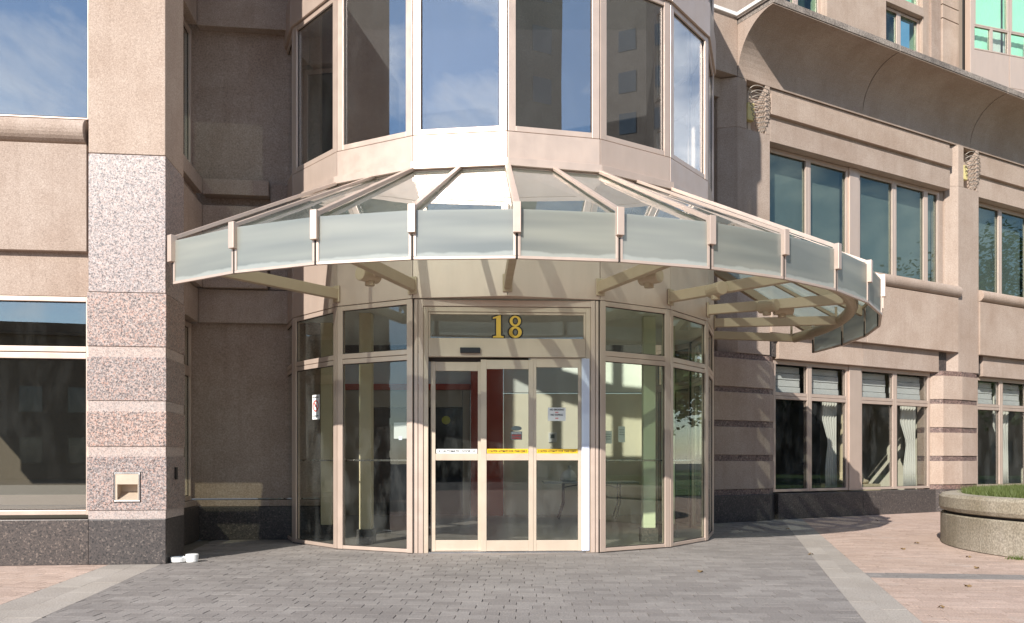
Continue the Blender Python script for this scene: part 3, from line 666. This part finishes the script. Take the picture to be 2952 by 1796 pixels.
mb = MB(); mb.profile(FL, [(.0, z0 + .028), (-.13, .80), (-.13, .884), (-.012, .884), (-.012, .90), (-.15, .90), (-.15, z0 + .02), (.0, z0 + .016)], w0 - .001, w1 + .001); mb.box(FL, w0 - .008, w0 - .001, -.15, -.011, z0 + .016, .90).box(FL, w1 + .001, w1 + .008, -.15, -.011, z0 + .016, .90)
mb.build('scoop', 'alu_door', lt)
pl = Frame(FL.p(.014, -.33, 0)[:2], 96.5)
tag(box(pl, -.035, .035, .002, .02, .93, 1.07).build('access_plate', 'dark_gap', None, bevel=.004), 'small dark plate on the shaded side of the granite pillar', 'plate')

# ================================================================== RIGHT WING
rw = thing('right_wing', 'stone building wing with banded piers and curved cornice right of the bay', 'building', (FR.o[0], FR.o[1], 0))
def Q(name, mat, a0, a1, o0, o1, z0, z1, bevel=.006): return box(FR, a0, a1, o0, o1, z0, z1).build(name, mat, rw, bevel=bevel)
def poly_wall(name, mat, pts, z0, z1, bevel=.006):
    return MB().prism([FR.p(a, o, 0)[:2] for a, o in pts], z0, z1).build(name, mat, rw, bevel=bevel)
def grow(pts, g):
    n = len(pts) - 2
    return [pts[0]] + [(a + (g if i > n / 2 else -g) * .4, o + g) for i, (a, o) in enumerate(pts[1:-1])] + [pts[-1]]
pier1 = [(-.5, -.5), (-.28, -.12), (0, .0), (1.42, .0), (1.70, -.16), (1.70, -.5)]
pier2 = [(6.66, -.5), (6.66, -.17), (6.86, .01), (7.44, .09), (8.16, .01), (8.33, -.17), (8.33, -.5)]
pier3 = [(a + 6.72, o) for a, o in pier2]
for pr in (pier1, pier2, pier3):
    for z0, z1 in ((.507, .612), (1.143, 1.255), (1.782, 1.898), (2.43, 2.53), (3.062, 3.17)): poly_wall('granite_strip', 'strip_granite', [(a, o - .022) if 0 < i < len(pr) - 1 else (a, o) for i, (a, o) in enumerate(pr)], z0, z1, 0)
    for z0, z1 in ((.614, 1.141), (1.257, 1.780), (1.90, 2.428), (2.532, 3.06)): poly_wall('stone_block', 'stone', pr, z0, z1)
    poly_wall('base_slab', 'black_granite', grow(pr, .012), 0, .504)
# upper piers
up1 = [(.30, -.5), (.30, -.25), (.566, 0), (1.415, 0), (1.415, -.5)]
def upier(d): return [(7.17 + d, -.5), (7.17 + d, -.16), (7.40 + d, .02), (8.185 + d, .02), (8.185 + d, -.5)]
for n_, pr, la, lb in ((0, up1, .80, 1.30), (1, upier(0), 7.60, 8.10), (2, upier(6.72), 14.32, 14.82)):
    poly_wall('pier_shaft', 'stone', pr, 3.172, 7.40)
    a_l, a_r = pr[2][0], pr[3][0]; oo = pr[2][1]
    poly_wall('pier_shaft', 'stone', [pr[0], pr[1], pr[2], (la, oo), (la, -.5)], 7.402, 8.33)
    Q('pier_shaft', 'stone', lb, a_r, -.5, oo, 7.402, 8.33)
    Q('lamp_recess', 'stone', la + .002, lb - .002, -.5, -.20, 7.402, 8.328, 0)
def bay_unit(d, a_start):
    A = lambda x: x + d
    s0 = a_start
    Q('frieze_band', 'stone', s0, A(7.165), -.3, .03, 7.80, 8.20); Q('frieze_band', 'stone', s0, A(7.12), -.3, .0, 7.285, 7.71)
    Q('frieze_groove', 'stone', s0, A(7.165), -.3, -.05, 7.711, 7.799, 0); Q('frieze_groove', 'stone', s0, A(7.165), -.3, -.04, 8.201, 8.33, 0)
    mb = MB(); mb.profile(FR, [(.0 + .13 * math.cos(R_(t)), 4.985 + .135 * math.sin(R_(t))) for t in range(-90, 91, 15)] + [(-.4, 5.12), (-.4, 4.85)], s0 + .02, A(7.40)); mb.build('sill_roll', 'stone', rw, bevel=.004)
    mid = A(4.2)
    Q('stone_panel', 'stone', s0, mid - .004, -.3, .05, 3.61, 4.84); Q('stone_panel', 'stone', mid + .004, A(7.36), -.3, .05, 3.61, 4.84)
    Q('lintel', 'stone', s0 + .3, mid - .004, -.35, -.06, 3.135, 3.605); Q('lintel', 'stone', mid + .004, A(6.80), -.35, -.06, 3.135, 3.605)
    Q('corner_slab', 'black_granite', s0 + .03, s0 + .297, -.4, -.12, 3.172, 3.606); Q('corner_slab', 'black_granite', A(6.803), A(7.168), -.4, -.12, 3.172, 3.606)
    Q('base_slab', 'black_granite', s0 + .28, mid - .003, -.4, -.05, 0, .505); Q('base_slab', 'black_granite', mid + .003, A(6.67), -.4, -.05, 0, .505)
    # upper windows
    up = [(1.50, 2.715, .10), (2.715, 3.93, .10), (4.23, 5.435, .10), (5.435, 6.54, .07), (6.54, 7.03, .07)]
    for i, (x0, x1, st) in enumerate(up):
        framed(FR, A(x0), A(x1) - .002, 5.125, 7.28, .07, [(5.127, 5.17), (7.19, 7.278)], .09, -.20, rw, 'alu', 'glass_wing')
    for x0, x1 in ((1.55, 3.88), (4.28, 6.98)): Q('roller_blind', 'teal_blind', A(x0), A(x1), -.40, -.385, 5.14, 7.27, 0)
    Q('window_mullion', 'alu', A(3.932), A(4.228), -.32, -.17, 5.125, 7.28)
    Q('jamb', 'dark_gap', s0, A(1.498), -.4, -.24, 5.125, 7.28, 0); Q('jamb', 'stone', A(7.032), A(7.17), -.4, -.20, 5.125, 7.28, 0)
    # lower windows
    lo = [(1.70, 2.73), (2.73, 3.90), (4.27, 5.43), (5.43, 6.655)]
    for x0, x1 in lo:
        w = framed(FR, A(x0), A(x1) - .002, .53, 3.13, .065, [(.532, .585), (2.36, 2.425), (2.432, 2.498), (3.05, 3.128)], .09, -.18, rw, 'alu', 'glass_wing_low')
    Q('window_mullion', 'alu', A(3.901), A(4.268), -.32, -.15, .53, 3.13)
    # room behind
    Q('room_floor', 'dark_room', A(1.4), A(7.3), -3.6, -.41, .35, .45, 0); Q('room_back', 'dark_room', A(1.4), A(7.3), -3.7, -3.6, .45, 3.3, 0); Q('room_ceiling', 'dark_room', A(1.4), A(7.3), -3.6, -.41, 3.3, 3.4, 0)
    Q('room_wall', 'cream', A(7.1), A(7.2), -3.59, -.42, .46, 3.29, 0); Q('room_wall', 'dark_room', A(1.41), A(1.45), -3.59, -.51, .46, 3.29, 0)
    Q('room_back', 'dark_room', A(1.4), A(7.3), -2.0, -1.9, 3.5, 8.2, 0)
bay_unit(0, 1.42); bay_unit(6.72, 8.19)
Q('niche_wall', 'stone_rough', -.6, .40, -1.0, -.55, 0, 8.33, 0)
Q('niche_band', 'stone', -.6, .35, -.56, -.22, 7.98, 8.335); Q('niche_band', 'stone', -.6, .25, -.56, -.32, 7.45, 7.965)
Q('niche_slab', 'black_granite', -.55, .02, -.54, -.42, 3.172, 3.6)
Q('parapet', 'stone', -.6, .560, -.6, .0, 8.345, 9.42)
Q('parapet', 'stone', .572, 20, -1.2, -.001, 8.345, 9.30, 0)
# the cove: concave quarter vault under a weathered lip
PJ = .86
def cove(a0, a1, dz=0):
    prof = [(-.002, 8.335)]
    for i in range(0, 15):
        t = R_(90 * i / 14); prof.append((PJ * (1 - math.cos(t)) * 1.0 + .0, 8.345 + .95 * math.sin(t)))
    prof += [(PJ, 9.31), (-.002, 9.31)]
    return prof
for a0, a1 in ((.572, 4.10), (4.124, 7.86), (7.884, 11.6), (11.624, 15.4)):
    ob = MB().profile(FR, cove(0, 0), a0, a1).build('cove', 'stone', rw); 
    for p_ in ob.data.polygons:
        pass
    Q('coping', 'lip', a0, a1, -.9, PJ + .015, 9.315, 9.43)
Q('coping_end', 'white_coping', .50, .570, -.05, PJ - .02, 9.432, 9.50) ; Q('coping_end', 'white_coping', -.6, .568, -.02, .05, 9.43, 9.50)
Q('terrace_roof', 'stone_rough', .9, 20, -6.0, -.95, 9.2, 9.30, 0)

# wall lamps: stacked wavy metal loops round a pale glass, in the pier recess
def wall_lamp(a, o, label):
    t = thing('wall_lamp', label, 'lamp', FR.p(a, o, 7.4), 'wavy loop lamps on the right wing piers')
    box(FR, a - .12, a + .06, o - .20, o - .09, 7.64, 7.98).build('lamp_glass', 'lamp_glass', t, bevel=.02)
    box(FR, a - .04, a + .04, o - .22, o - .18, 7.45, 8.25).build('back_plate', 'alu_door', t)
    for i in range(9):
        z = 8.20 - .092 * i; w = (.25, .26, .26, .25, .235, .215, .19, .155, .11)[i]; d = .62 * (.20, .22, .23, .23, .22, .20, .17, .14, .10)[i]
        pts = []
        for k in range(33):
            th = 2 * math.pi * k / 32
            lobe = 1 + .05 * math.cos(3 * th + .6)
            pts.append(FR.p(a + .05 + w * lobe * math.cos(th) + .012 * i, o - .02 + d * .55 * lobe * math.sin(th) + d * .3, z + .03 * math.sin(th) + .012 * math.cos(3 * th + i * .4) + .02 * math.cos(th)))
        MB().tube(pts, .0085, 7, caps=False).build('loop', 'lamp_metal', t, smooth=True)
wall_lamp(1.05, .0, 'wavy loop wall lamp on the pier beside the entrance bay')
wall_lamp(7.85, .02, 'wavy loop wall lamp on the pier between the two rows of upper windows')

# curtains, blinds, classical column inside the right wing
def curtain(a0, a1, o, lab, tie=1.5):
    mb = MB(); n = 40; zs = [.55, 1.0, tie, tie + .12, 2.0, 2.45, 3.0]; v = []
    for z in zs:
        k = {tie: .62, tie + .12: .66}.get(z, 1.0)
        k = .8 if z < tie else k
        for i in range(n):
            u = i / (n - 1); x = a1 - (a1 - a0) * (1 - u) * k; v.append(FR.p(x, o + .03 * math.sin(u * 34) * (.6 + .4 * math.sin(z * 3)), z))
    fs = [(r * n + i, r * n + i + 1, (r + 1) * n + i + 1, (r + 1) * n + i) for r in range(len(zs) - 1) for i in range(n - 1)]
    mb.add(v, fs); ob = mb.build('curtain', 'curtain', None, smooth=True)
    so_ = ob.modifiers.new('thick', 'SOLIDIFY'); so_.thickness = .008
    return tag(ob, lab, 'curtain', 'curtains in the ground floor windows')
curtain(3.42, 3.86, -.45, 'ivory tied curtain in the ground floor window beside the wide mullion')
curtain(5.98, 6.52, -.45, 'ivory tied curtain in the ground floor window next to the banded pier')
curtain(9.55, 10.2, -.45, 'ivory tied curtain in the ground floor window behind the planter')
for i, (x0, x1, lab) in enumerate(((1.78, 2.66, 'white roman blind in the top light next to the entrance bay'), (2.81, 3.82, 'white roman blind in the top light left of the wide mullion'), (4.35, 5.36, 'white roman blind in the top light right of the wide mullion'), (5.51, 6.57, 'white roman blind in the top light beside the banded pier'), (8.50, 9.38, 'white roman blind in the top light above the planter'), (9.53, 10.55, 'white roman blind in the second top light beyond the banded pier'))):
    t = thing('roman_blind', lab, 'blind', FR.p((x0 + x1) / 2, -.36, 2.5), 'roman blinds in the top lights')
    for q in range(4):
        z0 = 2.50 + q * .135; off = .012 * (q % 2)
        box(FR, x0, x1, -.385 - off, -.36 - off - (.004 * q), z0 + .003, z0 + .13).build('fold', 'blind', t, bevel=.01)
cc = thing('classical_column', 'cream fluted classical column with moulded base behind the ground floor window', 'column', FR.p(4.95, -1.05, .45))
cp = FR.p(4.95, -1.05, .45)
mb = MB(); mb.lathe(cp, [(.34, .32), (.335, .4), (.30, .45), (.295, 2.7)], 48)
mb.v = [((x - cp[0]) * (1 + .02 * math.cos(24 * math.atan2(y - cp[1], x - cp[0]))) + cp[0], (y - cp[1]) * (1 + .02 * math.cos(24 * math.atan2(y - cp[1], x - cp[0]))) + cp[1], z) for x, y, z in mb.v]
mb.build('shaft', 'cream_col', cc)
MB().lathe(cp, [(.42, .19), (.46, .23), (.44, .27), (.38, .29), (.35, .32)], 32).build('base_moulding', 'cream_col', cc, smooth=True)
box(Frame((cp[0], cp[1]), 30), -.5, .5, -.5, .5, .455, .635).build('plinth', 'cream_col', cc, bevel=.01)

# ================================================================== TOWER BEHIND
tw_ = thing('apartment_tower', 'taupe apartment tower with green tinted windows rising behind the curved cornice', 'building', FR.p(13, -6.5, 0))
def T(name, mat, a0, a1, o0, o1, z0, z1, fr=FR, parent=None): return box(fr, a0, a1, o0, o1, z0, z1).build(name, mat, parent or tw_, bevel=.01)
O = -6.0
def tower_strip(a_w):
    """one storey-high window pair between pilasters"""
    for n_, zz in enumerate((13.3, 16.9)):
        z0, z1 = zz - .5, zz + 2.75
        for x0, x1 in ((a_w, a_w + .89), (a_w + .89, a_w + 1.98)):
            w = framed(FR, x0, x1 - .002, z0, z1, .10, [(z0 + .002, z0 + .08), (z1 - .08, z1 - .002)], .1, O - .22, tw_, 'alu', 'tower_glass')
            b = MB()
            for q in range(9):
                c0 = x0 + .1 + (x1 - x0 - .2) * q / 9; b.box(FR, c0 + .004, c0 + (x1 - x0 - .2) / 9 - .004, O - .46, O - .44 + .006 * (q % 2), z0 + .1, z0 + 2.0 + .06 * (q % 2) - .25 * abs(q - 4) / 9)
            b.build('vertical_blind', 'green_blind', tw_)
for s_ in range(3):
    a = 13.16 - 4.9 * s_
    tower_strip(a)
    T('pier', 'stone', a - 2.9 + .02, a - .5, O - .6, O, 9.3, 24); T('pilaster', 'stone', a - .485, a - .005, O - .6, O - .04, 9.3, 24)
    T('spandrel', 'stone', a, a + 1.975, O - .6, O - .05, 9.3, 12.78); T('spandrel', 'stone', a, a + 1.975, O - .6, O - .05, 16.08, 16.38); T('spandrel', 'stone', a, a + 1.975, O - .6, O - .05, 19.7, 24)
    if s_ < 3: T('pilaster', 'stone', a + 1.985, a + 2.0 - .005 + .35, O - .6, O - .1, 9.3, 24)
T('pilaster', 'stone_rough', 15.51, 16.04, O - .6, O - .03, 9.3, 24)
for z0, z1 in ((9.3, 16.26), (16.29, 16.73), (16.76, 24)): T('corner_block', 'stone', 16.06, 17.0, O - .6, O + .02, z0, z1)
T('return_wall', 'alu', 17.01, 17.62, O - .6, O - .15, 9.3, 24)
T('floor_core', 'dark_room', .5, 17, O - 2.6, O - 2.5, 9.3, 24)
FT = Frame((11.7713, 27.4674), 17.6)
T('mullion', 'alu', 3.95, 4.125, -.2, .03, 9.3, 24, FT)
for n_, x0 in enumerate((4.13, 5.75, 7.37)):
    x1 = x0 + 1.6
    T('spandrel_panel', 'alu', x0, x1 - .01, -.25, -.02, 14.15, 15.26, FT)
    T('spandrel_panel', 'alu', x0, x1 - .01, -.25, -.02, 10.0, 11.6, FT)
    framed(FT, x0, x1 - .01, 16.1, 19.2, .1, [(16.102, 16.15), (19.1, 19.198)], .1, -.01, tw_, 'alu', 'tower_glass')
    framed(FT, x0, x0 + .78, 15.27, 16.098, .05, [(15.272, 15.32), (16.05, 16.096)], .1, -.012, tw_, 'alu', 'tower_glass'); framed(FT, x0 + .782, x1 - .01, 15.27, 16.098, .07, [(15.272, 15.32), (16.05, 16.096)], .1, -.012, tw_, 'alu', 'glass_wing_low')
    framed(FT, x0, x1 - .01, 11.61, 14.14, .1, [(11.612, 11.66), (14.0, 14.138)], .1, -.01, tw_, 'alu', 'tower_glass')
    b = MB()
    for q in range(12): c0 = x0 + .05 + 1.5 * q / 12; b.box(FT, c0 + .004, c0 + .12, -.36, -.34 + .008 * (q % 2), 15.3, 19.1)
    b.build('vertical_blind', 'green_blind', tw_)
T('core_wall', 'dark_room', 3.95, 9.1, -.8, -.7, 9.3, 24, FT)

# ================================================================== PLANTER
pc = (8.93, 10.6)
pt = thing('planter', 'large round concrete planter with grooved rim and mown grass on top', 'planter', (pc[0], pc[1], 0))
MB().lathe((*pc, 0), [(3.10, -.02), (3.17, .01), (3.17, .415), (3.15, .43), (2.4, .43), (2.4, -.02)], 96).build('wall', 'concrete', pt, smooth=False)
MB().lathe((*pc, 0), [(3.12, .46), (3.17, .475), (3.19, .52), (3.185, .655), (3.15, .69), (2.9, .695), (2.86, .66), (2.86, .46)], 96).build('rim', 'concrete', pt, smooth=False)
MB().lathe((*pc, 0), [(2.9, .428), (3.11, .431), (3.11, .459), (2.9, .459)], 96).build('groove', 'dark_gap', pt)
MB().lathe((*pc, 0), [(2.86, .55), (2.86, .66), (2.4, .70), (1.2, .74), (.02, .75)], 64).build('soil', 'soil', pt)
mb = MB()
for i in range(26000):
    t = random.uniform(math.pi * .55, math.pi * 1.75); r = math.sqrt(random.uniform(.35, 1)) * 2.9
    x, y = pc[0] + r * math.cos(t), pc[1] + r * math.sin(t); z = .655 + (2.9 - r) * .035
    h = random.uniform(.04, .15); a = random.uniform(0, 6.28); w = .006; bx, by = random.gauss(0, .05), random.gauss(0, .05)
    mb.add([(x - w * math.cos(a), y - w * math.sin(a), z), (x + w * math.cos(a), y + w * math.sin(a), z), (x + bx, y + by, z + h)], [(0, 1, 2)])
gr = mb.build('grass', 'grass', pt); gr['kind'] = 'stuff'
# weeds at the planter foot
for i, t in enumerate((R_(196), R_(214))):
    mb = MB(); x0, y0 = pc[0] + 3.24 * math.cos(t), pc[1] + 3.24 * math.sin(t)
    for q in range(70):
        x, y = x0 + random.gauss(0, .06), y0 + random.gauss(0, .03); a = random.uniform(0, 6.28)
        mb.add([(x - .006, y, 0), (x + .006, y, 0), (x + random.gauss(0, .03), y + random.gauss(0, .03), random.uniform(.02, .06))], [(0, 1, 2)])
    tag(mb.build('weed_tuft', 'grass'), 'small weed tuft growing at the foot of the round planter', 'weed', 'weeds at the planter foot')

# ================================================================== SMALL THINGS
# white two-lobed dish on the ground at the pillar
dx, dy = -3.72, 9.44
d = thing('white_dish', 'white two lobed plastic dish on the paving by the granite pillar', 'dish', (dx, dy, 0))
MB().lathe((dx - .07, dy, .002), [(.07, 0), (.085, .01), (.09, .055), (.082, .06), (.078, .045), (.0, .043)], 24).build('low_cup', 'white', d, smooth=False)
MB().lathe((dx + .075, dy + .02, .002), [(.06, 0), (.066, .01), (.07, .085), (.062, .09), (.0, .088)], 24).build('tall_cup', 'white', d, smooth=False)
# fallen leaves
for i, (x, y) in enumerate(((4.55, 14.0), (5.35, 9.9), (5.55, 11.6), (4.9, 8.9), (6.9, 16.0), (3.6, 10.2), (4.1, 7.6), (5.3, 7.2), (3.3, 6.5), (5.0, 10.8), (1.9, 8.6))):
    mb = MB(); a = random.uniform(0, 6.28); n = 10; r = random.uniform(.02, .038); v = [(x, y, .018)]
    for k in range(n):
        t = 2 * math.pi * k / n; rr = r * (1 if k % 2 else .55) * (1.3 if k in (0, 5) else 1); v.append((x + rr * math.cos(t + a), y + rr * math.sin(t + a), .012 + .012 * math.sin(2 * t)))
    mb.add(v, [(0, k + 1, (k + 1) % n + 1) for k in range(n)])
    xa = RBd['a'][0] + RBd['a'][2] * (y - RBd['a'][1]); where = 'grey entrance pavers' if x < xa else 'buff slab band' if x < xa + .4 else 'pink paving near the planter'
    tag(mb.build('fallen_leaf', 'dry_leaf'), 'dry curled leaf lying on the ' + where, 'leaf', 'dry leaves on the paving')
# notices and tapes on the glass
def notice(name, label, fr, a0, a1, out, z0, z1, mat, lines=()):
    t = thing(name, label, 'notice', fr.p((a0 + a1) / 2, out, z0)); box(fr, a0, a1, out, out + .0015, z0, z1).build('sheet', mat, t)
    for txt, size, zz, w, mt in lines: text_mb(txt, size, fr, (a0 + a1) / 2, out + .0026, zz, w).build('lettering', mt, t)
    return t
O3 = -.052 - .017
notice('notice', 'white no smoking no vaping notice taped inside the right door leaf', FD, 1.668, 1.89, O3, 1.64, 1.806, 'white', (('NO SMOKING', .03, 1.77, .17, 'black'), ('NO VAPING', .03, 1.705, .15, 'black'), ('oo', .03, 1.738, .04, 'redprint'), ('oo', .03, 1.665, .04, 'redprint')))
O2 = -.045 - .017
t = notice('notice', 'grey and red security sticker with oval top on the middle door leaf', FD, 1.207, 1.347, O2, 1.405, 1.508, 'greyprint', (('NO SOLICITING', .024, 1.48, .12, 'white'), ('WARNING', .03, 1.448, .12, 'redprint'), ('CAMERA', .03, 1.415, .12, 'redprint')))
mb = MB(); n = 24; v = [FD.p(1.277 + .065 * math.cos(2 * math.pi * k / n), O2 + q, 1.546 + .03 * math.sin(2 * math.pi * k / n)) for q in (0, .0015) for k in range(n)]
mb.add(v, [tuple(range(n)), tuple(range(n, 2 * n))] + [(k, (k + 1) % n, n + (k + 1) % n, n + k) for k in range(n)]); mb.build('oval', 'greyprint', t)
notice('tape', 'white automatic door strip across the left door leaf', FD, .285, .79, -.10 - .017, 1.236, 1.29, 'white', (('AUTOMATIC  DOOR', .042, 1.249, .34, 'black'), ('X                                     X', .042, 1.249, .46, 'black')))
notice('tape', 'yellow caution strip across the middle door leaf', FD, .912, 1.422, O2, 1.236, 1.292, 'yellow', (('X CAUTION  AUTOMATIC DOOR  STAND CLEAR X', .04, 1.25, .48, 'black'),))
notice('tape', 'yellow caution strip across the right door leaf under the no vaping notice', FD, 1.53, 2.04, O3, 1.236, 1.292, 'yellow', (('X CAUTION  AUTOMATIC DOOR  STAND CLEAR X', .04, 1.25, .48, 'black'),))
f3 = FK(-3); ns = notice('no_smoking_sign', 'white no smoking sign with red ring on the left bay glass', f3, .50, .69, -.026, 1.70, 2.03, 'white', (('NO SMOKING', .02, 1.99, .15, 'black'), ('DEFENSE DE FUMER', .02, 1.74, .15, 'greyprint')))
mb = MB(); c_ = (.595, 1.88); n = 28; v = []
for k in range(n):
    t_ = 2 * math.pi * k / n
    for rr in (.078, .060): v.append(f3.p(c_[0] + rr * math.cos(t_), -.0225, c_[1] + rr * math.sin(t_)))
mb.add(v, [(2 * k, 2 * ((k + 1) % n), 2 * ((k + 1) % n) + 1, 2 * k + 1) for k in range(n)])
mb.add([f3.p(c_[0] + a, -.0224, c_[1] + z) for a, z in ((-.055, .04), (-.04, .055), (.055, -.04), (.04, -.055))], [(0, 1, 2, 3)]); mb.build('ring', 'redprint', ns)
box(f3, c_[0] - .035, c_[0] + .03, -.0244, -.0236, c_[1] - .008, c_[1] + .006).build('cigarette', 'black', ns)
notice('notice', 'grey paper notice with blue logo behind the glass left of the door', FK(-2), .86, 1.06, -.05, 1.42, 1.62, 'tabletop', (('-', .3, 1.36, .05, 'pvc'),))
f1 = FK(1)
notice('notice', 'white paper notice low on the green glass right of the door', f1, .10, .225, -.05, 1.36, 1.52, 'white', (('=====', .02, 1.47, .09, 'greyprint'), ('=====', .02, 1.44, .09, 'greyprint'), ('=====', .02, 1.41, .09, 'greyprint')))
notice('notice', 'narrow white paper notice mounted higher on the green glass right of the door', f1, .33, .44, -.05, 1.38, 1.58, 'white', (('====', .02, 1.53, .08, 'greyprint'), ('====', .02, 1.5, .08, 'greyprint'), ('====', .02, 1.47, .08, 'greyprint')))
th_ = thing('thermostat', 'white wall thermostat on the cream lobby wall', 'thermostat', (.79, LY - .01, 1.56))
box(WORLD, .70, .875, -LY + .002, -LY + .03, 1.53, 1.74).build('case', 'white', th_, bevel=.01); box(WORLD, .74, .825, -LY + .031, -LY + .04, 1.62, 1.70).build('display', 'greyprint', th_)

# ================================================================== BEHIND THE CAMERA (seen in the glass)
def tree(x, y, h, rad, label, n=2600):
    t = thing('tree', label, 'tree', (x, y, 0), 'trees on the lawn facing the building')
    mb = MB(); mb.tube([(x, y, -.03), (x + .1, y, h * .25), (x, y + .1, h * .6)], .28, 8, r1=.1)
    br = []
    for i in range(9):
        a = i * 2.4; z = h * random.uniform(.3, .6); e = (x + rad * .6 * math.cos(a), y + rad * .6 * math.sin(a), z + h * .22); mb.tube([(x, y, z), e], .09, 6, r1=.03); br.append(e)
    mb.build('trunk', 'bark', t)
    cl = [(x + rad * .75 * math.cos(i * 2.4) * random.uniform(.3, 1), y + rad * .75 * math.sin(i * 2.4) * random.uniform(.3, 1), h * random.uniform(.38, .92)) for i in range(16)]
    mb = MB()
    for i in range(n):
        c = random.choice(cl); s_ = rad * .36; px, py, pz = (random.gauss(c[j], s_ * .5) for j in range(3)); a = random.uniform(0, 6.28); b = random.uniform(-1, 1); w = random.uniform(.09, .2)
        u = Vector((math.cos(a), math.sin(a), b * .6)).normalized() * w; q = u.orthogonal().normalized() * w * .6; p0 = Vector((px, py, pz))
        mb.add([tuple(p0 - u), tuple(p0 + q), tuple(p0 + u), tuple(p0 - q)], [(0, 1, 2, 3)])
    mb.build('crown', 'leaf', t)
for (x, y, h, r, l) in ((36, 7.5, 14, 4.6, 'broad leafy tree standing far across the lawn'), (38, 14, 13, 4.2, 'rounded leafy tree at the back of the lawn'), (24, 21.5, 9, 3.0, 'small leafy tree growing in front of the far end of the right wing'), (30, -6, 11, 4, 'leafy tree by the dark brick block'), (40, 20.5, 15, 4.8, 'tallest leafy tree beside the low brick block')): tree(x, y, h, r, l, 5200)
def far_block(name, label, x0, x1, y0, y1, h, face):
    t = thing(name, label, 'building', ((x0 + x1) / 2, (y0 + y1) / 2, 0))
    MB().prism([(x0, y0), (x1, y0), (x1, y1), (x0, y1)], -.05, h).build('wall', 'far_brick', t)
    MB().prism([(x0 - .3, y0 - .3), (x1 + .3, y0 - .3), (x1 + .3, y1 + .3), (x0 - .3, y1 + .3)], h, h + .8).build('roof', 'far_brick', t)
    me = None
    fl = int(h // 3.4)
    for q in range(fl):
        n = int(((x1 - x0) if face == 'y' else (y1 - y0)) // 3)
        for i in range(n):
            if face == 'y': fr, c = Frame((x0, y1), 180), None; fr = Frame((x1, y1), 180)
            else: fr = Frame((x0, y1), -90)
            if me is None: ob = box(Frame((0, 0), math.degrees(fr.ang)), .8, 2.2, -.05, .04, 1.0, 2.7).build('window', 'far_glass'); me = ob.data
            else: ob = bpy.data.objects.new('window', me); COL.objects.link(ob)
            ob.parent = t; ob.location = Vector(fr.p(3 * i, 0, 3.4 * q)) - t.location
    return t
far_block('brick_tower', 'tall dark brick tower across the street behind the plaza', 11, 22.6, -44, -30, 46, 'y')
far_block('brick_block', 'wide dark brick block beyond the lawn trees', 58, 70, -24, -2, 40, 'x')

far_block('low_block', 'long low brick block across the street behind the plaza', -60, 10.5, -52, -42, 9.5, 'y')
far_block('low_block', 'low brick block at the far edge of the lawn', 66, 74, -1.5, 40, 9, 'x')
